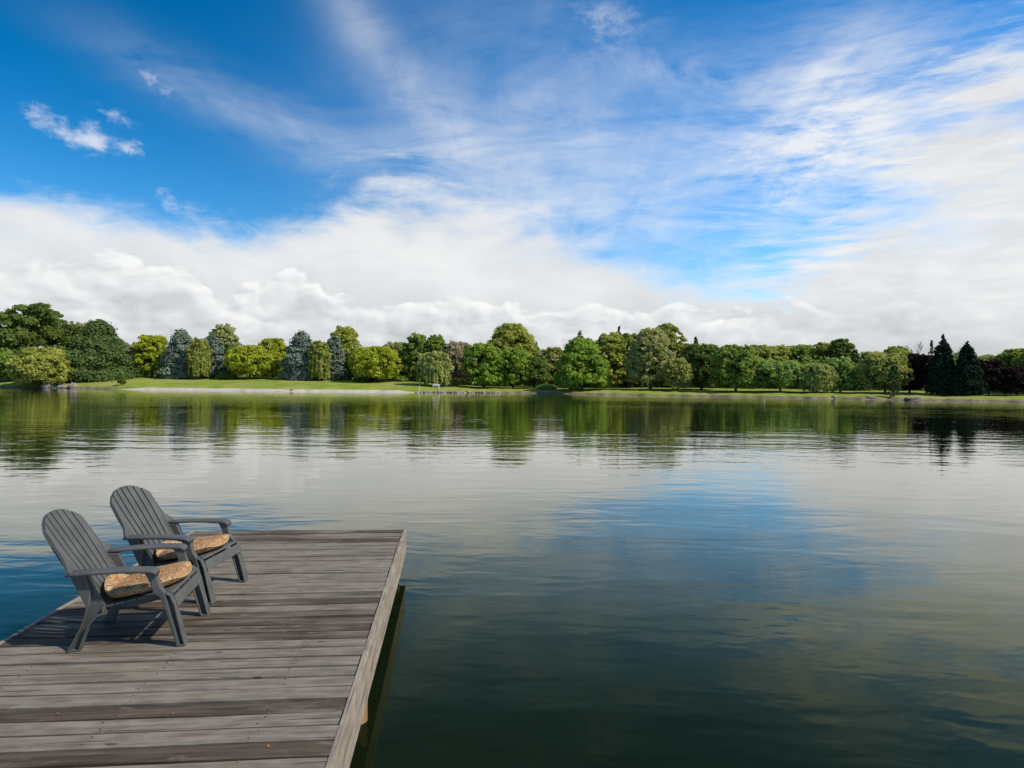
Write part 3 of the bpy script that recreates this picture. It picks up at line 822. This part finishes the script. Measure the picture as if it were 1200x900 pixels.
SHRUBS = [
    ('deep', -87.2, 146.3, 1.21, 1.8, 1.7, 'small dark shrub by the water where the pale embankment begins'),
    ('deep', -90.1, 170.7, 2.98, 1.0, 4.9, 'low dark shrub under the first blue grey conifer'),
    ('olive', -80.9, 165.9, 2.67, 1.1, 3.0, 'round olive shrub at the foot of the slim weeping birch'),
    ('deep', -71.9, 165.1, 2.67, 1.4, 4.7, 'dark round shrub in front of the dark low tree'),
    ('olive', -56.1, 165.4, 2.80, 1.2, 5.2, 'olive shrub left of the largest blue grey conifer foot'),
    ('mid', -43.7, 165.2, 2.67, 1.2, 3.4, 'round green shrub under the smaller blue grey conifer'),
    ('deep', -36.3, 161.9, 2.43, 1.3, 5.5, 'dark low shrub beneath the low wide lime green tree'),
    ('mid', -27.8, 164.3, 2.55, 0.6, 4.7, 'green shrub behind the lawn end beneath the pale olive tree'),
    ('olive', -14.7, 160.9, 1.64, 1.5, 4.2, 'olive shrub between the willow and the reddish brown tree'),
    ('leafgreen', 8.0, 153.8, 0.82, 0.7, 5.2, 'low green shrub on the bank left of the domed chestnut'),
    ('darkcedar', 67.6, 115.7, 0.51, 5.6, 2.1, 'narrow dark shrub standing at the water edge by the brown olive tree'),
    ('pale', -98.0, 170.8, 2.98, 1.1, 2.7, 'pale blossoming shrub under the tan tree'),
]

for i, t in enumerate(TREES): make_tree(i, *t)
for i, (tint, x, y, z, h, w, label) in enumerate(SHRUBS):
    rng = np.random.default_rng(900 + i)
    root = thing('shrub', label, 'shrub', (x, y, z - 0.05))
    h = max(h, 0.9)
    cm, b = crown_mesh('crown', rng, 'bush', h, w, 0.16)
    link('foliage', cm, M['leaf_' + tint], root)
    tubes = []
    for k in range(5):
        a = rng.uniform(0, 6.28)
        tubes.append(tube_data([(0, 0, -0.1), (math.cos(a) * w * .12, math.sin(a) * w * .12, h * .4), (math.cos(a) * w * .2, math.sin(a) * w * .2, h * .75)], [.06, .04, .01], 5))
    v, f = join_tubes(tubes); link('stem', mesh('stem', v, f), M['bark'], root)

# deep shaded woodland further back, read only as one mass between the trunks
rng = np.random.default_rng(77)
ncl = 3800
ca_ = rng.uniform(-62, 60, ncl); ct = np.where(ca_ > -9, rng.uniform(29, 60, ncl), rng.uniform(42, 66, ncl))
cd = shore(ca_) + ct
top_ = (6.6 + 1.2 * np.sin(ca_ * 1.3) + 0.8 * np.sin(ca_ * 3.7 + 1)) * np.where(ca_ > 30, 0.95, 1.0)
cz = ground_z(ca_, ct) + rng.uniform(0.0, 1.0, ncl) ** 1.2 * top_
cr_ = rng.uniform(0.9, 1.7, ncl)
idx = np.repeat(np.arange(ncl), 48)
dd = sphere_dirs(rng, len(idx))
PP = np.stack([np.sin(np.radians(ca_)) * cd, np.cos(np.radians(ca_)) * cd, cz], -1)[idx] + dd * cr_[idx][:, None] * rng.uniform(.5, 1.05, (len(idx), 1))
lt = rng.random(ncl)
wm_ = leaf_mesh('far_woodland', PP, dd + rng.normal(size=dd.shape) * .5, 0.40, lt[idx] * .6 + rng.random(len(idx)) * .4, rng.random(len(idx)) ** 2, rng)
tag(link('far_woodland', wm_, M['leaf_mid']), kind='stuff', label='dim wood behind the park trees')

# ------------------------------------------------------------------ shoreline stones, bench, logs
def rock_mesh(rng, s):
    bm = bmesh.new(); bmesh.ops.create_icosphere(bm, subdivisions=2, radius=1.0)
    o = rng.normal(size=3) * 4
    for v in bm.verts:
        c = v.co
        k = 1 + 0.28 * math.sin(c.x * 2.3 + o[0]) * math.cos(c.y * 2.7 + o[1]) + 0.14 * math.sin(c.z * 5 + c.x * 4 + o[2])
        v.co = Vector((c.x * s[0] * k, c.y * s[1] * k, c.z * s[2] * k))
    return bm_mesh('rock', bm)
def polar(a, t): 
    d = float(shore(a)) + t
    return (d * math.sin(R(a)), d * math.cos(R(a)), float(ground_z(a, t)))
rng = np.random.default_rng(5)
for a, t, s, lab in [(-35.2, 0.9, (1.5, .9, .75), 'brown boulder nearest the yellowish shrub on the left shore'), (-34.5, 0.7, (1.1, .8, .5), 'low brown boulder in the middle of three by the yellowish shrub'), (-33.9, 1.2, (1.2, .8, .65), 'pinkish boulder furthest from the yellowish shrub, beside the lawn'),
                     (28.7, 0.8, (0.9, .5, .3), 'pale flat stone on the shore below the soft green tree'), (26.2, 0.6, (0.55, .4, .35), 'tan stone at the water edge right of the small weeping willow'), (31.4, 0.9, (1.3, .5, .28), 'long pale stone on the bank below the brown olive tree'),
                     (-18.6, 0.6, (0.4, .3, .3), 'lone dark stone on the pale embankment')]:
    x, y, z = polar(a, t); o = link('rock', rock_mesh(rng, s), M['rock'], loc=(x, y, z + s[2] * 0.3), rot=(0, 0, -R(a)), smooth=True)
    tag(o, lab, 'rock')
proto = [rock_mesh(rng, (.45, .35, .3)), rock_mesh(rng, (.35, .4, .24)), rock_mesh(rng, (.6, .35, .26))]
for k in range(34):
    a = -8.3 + k * 0.22 + rng.uniform(-.08, .08); t = rng.uniform(-0.1, 0.7)
    x, y, z = polar(a, t); o = link('shore_stone', proto[k % 3], M['rock'], loc=(x, y, z + .08), rot=(0, 0, rng.uniform(0, 6.28)), smooth=True)
    tag(o, 'small dark stone in the rough row where the pale embankment ends', 'stone', 'stones edging the shore past the embankment')

# white bench under the willow
x, y, z = polar(-6.6, 6.0)
bn = thing('park_bench', 'white park bench on the grass between the willow and the brown tree', 'bench', (x, y, z), R(8))
for k in range(3): link('seat_slat', box_mesh('seat_slat', -.8, .8, -.25 + k * .16, -.12 + k * .16, .42, .46, .008), M['white_paint'], bn)
for k in range(3): link('back_slat', box_mesh('back_slat', -.8, .8, .24, .27, .55 + k * .14, .66 + k * .14, .008), M['white_paint'], bn)
for s in (-.7, .7):
    link('leg', box_mesh('leg', s - .03, s + .03, -.24, -.18, -.05, .418, .006), M['white_paint'], bn)
    link('leg', box_mesh('leg', s - .03, s + .03, .271, .32, -.05, .96, .006), M['white_paint'], bn)

# slim white posts by the water whose reflections streak down the lake
for a, t, h, lab in [(-8.05, 1.0, 1.15, 'white mooring post standing at the end of the pale embankment'), (-6.4, 3.0, 1.0, 'short white post on the grass below the willow')]:
    x, y, z = polar(a, t); p = thing('marker_post', lab, 'post', (x, y, z))
    v, f = tube_data([(0, 0, -.3), (0, 0, h)], [.07, .06], 8); link('pole', mesh('pole', v, f), M['white_paint'], p)
    v, f = tube_data([(0, 0, h), (0, 0, h + .05), (0, 0, h + .09)], [.085, .085, .02], 8); link('cap', mesh('cap', v, f), M['white_paint'], p)

# ------------------------------------------------------------------ the dock
DZ = 0.5
DROT = R(5.29)
dock = thing('wooden_dock', 'weathered grey plank dock reaching out over the lake', 'dock', (-1.2744, 7.9893, DZ), DROT)
DW = 2.515                      # width; local x runs from -DW (left) to 0 (right), local y from 0 (far end) back to the shore
rng = np.random.default_rng(21)
pitch, pw = 0.1462, 0.1290
NPL = 56
for k in range(NPL):
    x0 = -DW + 0.036 + rng.uniform(-.004, .004); x1 = -0.040 + rng.uniform(-.006, .004)
    bm = bmesh.new()
    half = pw / 2 - rng.uniform(-.001, .003); nx = 9; th = 0.038
    bow = rng.normal() * 0.0025; tw = rng.normal() * 0.006
    cols = []
    for i in range(nx + 1):
        u = i / nx; x = x0 + (x1 - x0) * u
        dy = bow * math.sin(math.pi * u * 2 + k); dz = 0.0018 * math.sin(u * 7 + k * 2.1); tl = tw * (u - 0.5)
        prof = [(-half, -th), (half, -th), (half, -.003), (half - .0035, 0), (0, -.0012 + 0.0015 * math.sin(k)), (-half + .0035, 0), (-half, -.003)]
        cols.append([bm.verts.new((x - (x0 + x1) / 2, a + dy, b + dz + a * tl)) for a, b in prof])
    n = 7
    for i in range(nx):
        for j in range(n):
            bm.faces.new((cols[i][j], cols[i][(j + 1) % n], cols[i + 1][(j + 1) % n], cols[i + 1][j]))
    bm.faces.new(cols[0]); bm.faces.new(list(reversed(cols[-1])))
    o = link('plank', bm_mesh('plank', bm), M['plank'], dock, loc=((x0 + x1) / 2, -0.045 - pitch * (k + 0.5), rng.uniform(-.005, .005)), rot=(rng.normal() * .016, 0, rng.normal() * .0008))
LEN = 0.045 + pitch * NPL
# edge boards
def edge(name, x0, x1, y0, y1, z0, z1, axis):
    bm = bmesh.new(); box_bm(bm, x0, x1, y0, y1, z0, z1); bmesh.ops.recalc_face_normals(bm, faces=bm.faces); bevel_bm(bm, .005, 2)
    return link(name, bm_mesh(name, bm), M[axis], dock)
segs = [(0.0, -3.62), (-3.626, -LEN)]
for a, b in segs:
    edge('edge_board', -.036, 0, b, a, -.312, .004, 'board')
    edge('edge_board', -DW, -DW + .034, b, a, -.312, .003, 'board')
edge('end_board', -DW + .036, -.038, -.040, -.002, -.312, .001, 'plank')
for xx in (-2.05, -1.65, -1.25, -.85, -.45):
    edge('joist', xx - .022, xx + .022, -LEN, -.05, -.24, -.047, 'joist')
for yy in (-.35, -3.45, -6.6):
    bm = bmesh.new(); box_bm(bm, -DW + .05, -.05, yy - .045, yy + .045, -.42, -.244); link('cross_beam', bm_mesh('cross_beam', bm), M['joist'], dock)
for yy in (-.75, -3.56, -6.4):
    for xx in ((-.088, -DW + .10) if yy == -3.56 else (-.42, -DW + .42)):
        v, f = tube_data([(xx, yy, -4.0), (xx, yy, -2.0), (xx, yy, -.05)], [.082, .079, .076], 14)
        if yy == -.75: v = [(a, b + 0.25, c) for a, b, c in v]
        link('piling', mesh('piling', v, f), M['pile'], dock, smooth=True)
# nail heads, far too small to pick out one by one
bm = bmesh.new()
for k in range(NPL):
    for xx in (-2.05, -1.25, -.45):
        for s in (-.035, .035):
            m4 = Matrix.Translation((xx + rng.normal() * .008, -0.045 - pitch * (k + .5) + s + rng.normal() * .004, .0022))
            bmesh.ops.create_circle(bm, cap_ends=True, segments=6, radius=.0058, matrix=m4)
M['nail'] = mat_noise('rusty_nail', (.03, .022, .018), (.07, .05, .04), 60.0, h=.0005)
tag(link('nail_heads', bm_mesh('nail_heads', bm), M['nail'], dock), kind='stuff')
# dry orange leaf crumbs caught between planks
P = np.stack([rng.uniform(-2.1, -.3, 46), -rng.uniform(2.2, 5.2, 46), np.full(46, .006)], -1)
M['crumb'] = mat_noise('dry_leaf', (.25, .09, .02), (.38, .16, .04), 80.0, h=.0005)
lm = leaf_mesh('leaf_litter', P, np.tile(np.array([[0, 0, 1.0]]), (46, 1)) + rng.normal(size=(46, 3)) * .2, .006, rng.random(46), rng.random(46), rng)
ll = link('leaf_litter', lm, M['crumb'], loc=(-1.2744, 7.9893, DZ), rot=(0, 0, DROT)); tag(ll, 'tiny dry orange leaf crumbs on the dock planks', kind='stuff')

# ------------------------------------------------------------------ adirondack chairs
TB = Vector((-.538, 0, .843)).normalized(); NB = Vector((TB.z, 0, -TB.x)); OB = Vector((-.522, 0, .250))
def bp(y, s, n):                # back-plane coordinates to chair space, gently dished
    n = n + 0.016 * (y / .26) ** 2 - 0.006
    p = OB + TB * s + NB * n
    return (p.x, y, p.z)
SL = 0.745
def hw(s): return .205 + .060 * min(1.0, max(0.0, s / .52)) - 0.004 * max(0.0, (s - .6) / .1)
def stop(y): return SL - .118 * (abs(y) / .262) ** 2.3
def make_chair(label):
    root = thing('adirondack_chair', label, 'chair', (0, 0, 0), 0, 'grey adirondack chairs on the dock')
    # seven fanned slats
    for i in range(7):
        g = .0088
        bm = bmesh.new(); rings = []
        N_ = 14
        for k in range(N_ + 1):
            u = k / N_
            fa, fb = -1 + 2 * i / 7, -1 + 2 * (i + 1) / 7
            row = []
            for q in range(5):
                fr = fa + (fb - fa) * q / 4
                sg = u * SL
                for _ in range(3): sg = u * stop(fr * hw(sg))
                y = fr * hw(sg)
                if q == 0: y += g if i > 0 else 0
                if q == 4: y -= g if i < 6 else 0
                row.append((y, sg))
            rings.append(row)
        F = [[bm.verts.new(bp(y, s, .008 + (.0035 if 0 < q < 4 else 0))) for q, (y, s) in enumerate(r)] for r in rings]
        K = [[bm.verts.new(bp(y, s, -.012)) for y, s in r] for r in rings]
        for k in range(N_):
            for q in range(4):
                bm.faces.new((F[k][q], F[k][q + 1], F[k + 1][q + 1], F[k + 1][q]))
                bm.faces.new((K[k][q + 1], K[k][q], K[k + 1][q], K[k + 1][q + 1]))
            bm.faces.new((F[k][0], F[k + 1][0], K[k + 1][0], K[k][0])); bm.faces.new((F[k + 1][4], F[k][4], K[k][4], K[k + 1][4]))
        for q in range(4):
            bm.faces.new((F[0][q + 1], F[0][q], K[0][q], K[0][q + 1])); bm.faces.new((F[N_][q], F[N_][q + 1], K[N_][q + 1], K[N_][q]))
        link('back_slat', bm_mesh('back_slat', bm), M['plastic'], root)
    # rear ribs behind the slats and dark side rails
    for s0, s1, wd in ((.02, .075, .19), (.30, .35, .22), (.565, .60, .22)):
        bm = bmesh.new(); rows = []
        for k in range(9):
            y = -wd + 2 * wd * k / 8
            rows.append([bm.verts.new(bp(y, s, n)) for s, n in ((s0, -.0125), (s1, -.0125), (s1, -.032), (s0, -.032))])
        for k in range(8):
            for q in range(4): bm.faces.new((rows[k][q], rows[k][(q + 1) % 4], rows[k + 1][(q + 1) % 4], rows[k + 1][q]))
        bm.faces.new(rows[0]); bm.faces.new(list(reversed(rows[-1])))
        link('back_rib', bm_mesh('back_rib', bm), M['plastic'], root)
    for sg in (-1, 1):
        bm = bmesh.new(); rows = []
        for k in range(13):
            s = .0 + (stop(hw(.6)) - .012) * k / 12
            y = sg * hw(s); yi = sg * (hw(s) - .010)
            dn = .050 * (1 - k / 12) + .014
            rows.append([bm.verts.new(bp(a, s, n)) for a, n in ((y + sg * .002, .004), (y + sg * .002, -dn), (yi, -dn), (yi, -.0125))])
        for k in range(12):
            for q in range(4): bm.faces.new((rows[k][q], rows[k][(q + 1) % 4], rows[k + 1][(q + 1) % 4], rows[k + 1][q]))
        bm.faces.new(rows[0]); bm.faces.new(list(reversed(rows[-1])))
        link('back_rail', bm_mesh('back_rail', bm), M['plastic'], root)
        # curved wing joining the back to the arm
        outer = [(.205, .0), (.235, .12), (.272, .22), (.318, .292), (.345, .322), (.318, .357), (.288, .397), (.272, .45), (.264, .52)]
        bm = bmesh.new(); rows = []
        for y, s in outer:
            yi = hw(s) + .003
            rows.append([bm.verts.new(bp(sg * a, s, n)) for a, n in ((yi, .009), (max(y, yi + .002), .006), (max(y, yi + .002), -.012), (yi, -.012))])
        for k in range(len(rows) - 1):
            for q in range(4): bm.faces.new((rows[k][q], rows[k][(q + 1) % 4], rows[k + 1][(q + 1) % 4], rows[k + 1][q]))
        bm.faces.new(rows[0]); bm.faces.new(list(reversed(rows[-1])))
        link('back_wing', bm_mesh('back_wing', bm), M['plastic'], root)
        # arm: rounded board that rolls over into the front leg
        st = [(-.700, .268, .335, .518, .016), (-.690, .255, .352, .525, .020), (-.62, .252, .362, .531, .022), (-.48, .262, .368, .540, .023), (-.34, .268, .372, .543, .024),
              (-.24, .270, .372, .541, .026), (-.19, .272, .370, .538, .026), (-.160, .274, .367, .532, .027), (-.144, .280, .360, .520, .028)]
        rings = []
        for x, yi, yo, zt, th in st:
            r = min(.010, th * .4); c = []
            for cy, cz, a0 in ((yo - r, zt - r, 0), (yi + r, zt - r, 90), (yi + r, zt - th + r, 180), (yo - r, zt - th + r, 270)):
                for q in range(4):
                    a = R(a0 + 30 * q); c.append((x, sg * (cy + r * math.cos(a)), cz + r * math.sin(a)))
            rings.append(c)
        link('arm', loft('arm', rings), M['plastic'], root, smooth=True)
        # front leg: outer flange flush, hollow channel on the forward half and on the inside
        FL = [(-.230, .512), (-.205, .470), (-.170, .370), (-.128, .335), (-.092, .240), (-.060, .125), (-.024, .0), (.034, .0), (-.004, .150), (-.036, .290), (-.064, .352), (-.100, .368), (-.128, .410), (-.146, .470), (-.150, .510)]
        yo = sg * .305
        bm = bmesh.new(); add_poly(bm, FL, sg * .288, sg * .300, lambda a, b, d: (a, d, b)); bmesh.ops.recalc_face_normals(bm, faces=bm.faces); bevel_bm(bm, .002, 1, 60)
        leg = link('front_leg', bm_mesh('front_leg', bm), M['plastic'], root)
        P1 = [(-.230, .512), (-.205, .470), (-.170, .370), (-.128, .335), (-.092, .240), (-.060, .125), (-.024, .0), (.0, .0), (-.033, .125), (-.066, .240), (-.094, .352), (-.100, .368), (-.128, .410), (-.146, .470), (-.150, .510)]
        bm = bmesh.new(); add_poly(bm, P1, sg * .3005, sg * .330, lambda a, b, d: (a, d, b)); bmesh.ops.recalc_face_normals(bm, faces=bm.faces); bevel_bm(bm, .006, 2, 50)
        link('flange', bm_mesh('flange', bm), M['plastic'], leg)
        P2 = [(.001, .0), (.034, .0), (-.004, .150), (-.036, .290), (-.064, .352), (-.093, .366), (-.0905, .356), (-.069, .342), (-.044, .285), (-.013, .150), (.020, .016), (-.002, .016)]
        bm = bmesh.new(); add_poly(bm, P2, sg * .3005, sg * .329, lambda a, b, d: (a, d, b)); bmesh.ops.recalc_face_normals(bm, faces=bm.faces); bevel_bm(bm, .002, 1, 60)
        link('rim', bm_mesh('rim', bm), M['plastic'], leg)
        P3 = [(-.024, .0), (.034, .0), (-.004, .150), (-.036, .262), (-.050, .262), (-.013, .150), (.020, .014), (-.016, .014), (-.050, .125), (-.080, .235), (-.094, .235), (-.060, .125)]
        bm = bmesh.new(); add_poly(bm, P3, sg * .258, sg * .2875, lambda a, b, d: (a, d, b)); bmesh.ops.recalc_face_normals(bm, faces=bm.faces); bevel_bm(bm, .002, 1, 60)
        link('inner_rim', bm_mesh('inner_rim', bm), M['plastic'], leg)
        # rear leg sweeping up to the arm
        RL = [(-.700, .0), (-.622, .0), (-.598, .080), (-.568, .160), (-.518, .222), (-.478, .236), (-.486, .300), (-.540, .390), (-.590, .505), (-.682, .505), (-.632, .395), (-.585, .300), (-.592, .240), (-.622, .150), (-.662, .070)]
        bm = bmesh.new(); add_poly(bm, RL, sg * .248, sg * .272, lambda a, b, d: (a, d, b)); bmesh.ops.recalc_face_normals(bm, faces=bm.faces); bevel_bm(bm, .005, 2, 50)
        rl = link('rear_leg', bm_mesh('rear_leg', bm), M['plastic'], root)
        RR = [(-.700, .0), (-.684, .0), (-.650, .070), (-.610, .150), (-.580, .240), (-.566, .300), (-.560, .395), (-.604, .505), (-.682, .505), (-.632, .395), (-.585, .300), (-.592, .240), (-.622, .150), (-.662, .070)]
        bm = bmesh.new(); add_poly(bm, RR, sg * .2725, sg * .310, lambda a, b, d: (a, d, b)); bmesh.ops.recalc_face_normals(bm, faces=bm.faces); bevel_bm(bm, .004, 2, 50)
        link('flange', bm_mesh('flange', bm), M['plastic'], rl)
        R2 = [(-.6835, .0), (-.622, .0), (-.598, .080), (-.568, .160), (-.518, .222), (-.478, .236), (-.484, .282), (-.492, .282), (-.4905, .250), (-.524, .236), (-.576, .170), (-.606, .086), (-.630, .012), (-.6795, .012)]
        bm = bmesh.new(); add_poly(bm, R2, sg * .2725, sg * .306, lambda a, b, d: (a, d, b)); bmesh.ops.recalc_face_normals(bm, faces=bm.faces); bevel_bm(bm, .002, 1, 60)
        link('rim', bm_mesh('rim', bm), M['plastic'], rl)
        # side rail under the seat
        SR = [(-.477, .225), (-.40, .218), (-.30, .236), (-.14, .272), (-.066, .272), (-.066, .335), (-.20, .312), (-.477, .262)]
        bm = bmesh.new(); add_poly(bm, SR, sg * .105, sg * .122, lambda a, b, d: (a, d, b)); bmesh.ops.recalc_face_normals(bm, faces=bm.faces); bevel_bm(bm, .003, 1, 50)
        link('seat_rail', bm_mesh('seat_rail', bm), M['plastic'], root)
    # seat slats
    for k in range(6):
        x0 = -.495 + k * .0685; x1 = x0 + .061
        zf = lambda x: .268 + (x + .495) / .405 * .080
        bm = bmesh.new(); add_poly(bm, [(x0, zf(x0)), (x1, zf(x1)), (x1, zf(x1) + .014), (x0, zf(x0) + .014)], -.262, .262, lambda a, b, d: (a, d, b))
        bmesh.ops.recalc_face_normals(bm, faces=bm.faces); bevel_bm(bm, .004, 2)
        link('seat_slat', bm_mesh('seat_slat', bm), M['plastic'], root)
    bm = bmesh.new(); add_poly(bm, [(-.088, .345), (-.064, .342), (-.056, .350), (-.064, .361), (-.086, .3625)], -.286, .286, lambda a, b, d: (a, d, b)); bmesh.ops.recalc_face_normals(bm, faces=bm.faces); bevel_bm(bm, .003, 2)
    link('seat_slat', bm_mesh('seat_slat', bm), M['plastic'], root)
    bm = bmesh.new(); add_poly(bm, [(-.036, .258), (-.022, .262), (-.047, .336), (-.060, .332)], -.286, .286, lambda a, b, d: (a, d, b)); bmesh.ops.recalc_face_normals(bm, faces=bm.faces); bevel_bm(bm, .004, 2)
    link('front_apron', bm_mesh('front_apron', bm), M['plastic'], root)
    return root

chair = make_chair('nearer slate grey plastic chair with floral cushion')
chair.location = (-2.275, 4.716, DZ + .002); chair.rotation_euler = (0, 0, R(11.0))
chair2 = copy_tree(chair)
chair2['label'] = 'farther slate grey plastic chair, standing closer to the end of the dock'
chair['label'] = 'nearer slate grey plastic chair, in front of the other at the dock edge'
chair2.location = (-2.400, 5.560, DZ + .002); chair2.rotation_euler = (0, 0, R(-2.5))

M['piping'] = mat_noise('tan_piping', (.30, .19, .09), (.40, .27, .14), 60.0, h=.0005)
def make_cushion(seed, label, ch):
    rng = np.random.default_rng(seed); n = 40
    ph = rng.uniform(0, 6.28, 6)
    V, F = [], []
    def pt(i, j, sgn):
        a, b = -1 + 2 * i / n, -1 + 2 * j / n
        # squarer-than-round outline
        u = a * math.sqrt(1 - 0.38 * b * b); v = b * math.sqrt(1 - 0.38 * a * a)
        e = max(0.0, (1 - abs(a) ** 3.6)) ** .55 * max(0.0, (1 - abs(b) ** 3.6)) ** .55
        t = .058 * e
        if sgn > 0:
            cr = (b * 0.9 - a * 0.35 - 0.05)
            t -= .018 * e * math.exp(-(cr / .16) ** 2)
            cr2 = (a * 0.8 + b * .25 + .32)
            t -= .006 * e * math.exp(-(cr2 / .2) ** 2)
            t += .005 * e * (math.sin(4 * a + ph[0]) * math.sin(3.4 * b + ph[1]) + .3 * math.sin(9 * a + ph[2]) * math.sin(7 * b + ph[3]))
        x = .262 * u - .298; y = .250 * v
        sag = .268 + (x + .495) / .405 * .080
        if x > -.075: sag -= (x + .075) * 0.5
        if x < -.49: sag = .268 + (-.49 - x) * 1.2
        curl = .020 * max(0, a) ** 2 * (0.4 + 0.6 * (b * 0.5 + 0.5)) + .014 * abs(b) ** 3
        z = sag + .054 + curl + (t if sgn > 0 else -min(t, .034))
        return (x, y, z)
    top = {}; bot = {}
    for i in range(n + 1):
        for j in range(n + 1):
            top[i, j] = len(V); V.append(pt(i, j, 1))
    for i in range(n + 1):
        for j in range(n + 1):
            if i in (0, n) or j in (0, n): bot[i, j] = top[i, j]
            else: bot[i, j] = len(V); V.append(pt(i, j, -1))
    for i in range(n):
        for j in range(n):
            F.append((top[i, j], top[i + 1, j], top[i + 1, j + 1], top[i, j + 1]))
            F.append((bot[i, j], bot[i, j + 1], bot[i + 1, j + 1], bot[i + 1, j]))
    root = thing('seat_cushion', label, 'cushion', ch.location, ch.rotation_euler.z, 'floral seat cushions')
    link('cover', mesh('cover', V, F), M['cushion'], root, smooth=True)
    ring = [(i, 0) for i in range(n)] + [(n, j) for j in range(n)] + [(i, n) for i in range(n, 0, -1)] + [(0, j) for j in range(n, 0, -1)]
    pts = [V[top[q]] for q in ring]; pts.append(pts[0])
    v, f = tube_data(pts, [.0055] * len(pts), 6)
    link('piping', mesh('piping', v, f), M['piping'], root, smooth=True)
    return root
make_cushion(3, 'brown and orange floral cushion on the nearer chair', chair)
make_cushion(8, 'brown and orange floral cushion on the farther chair', chair2)
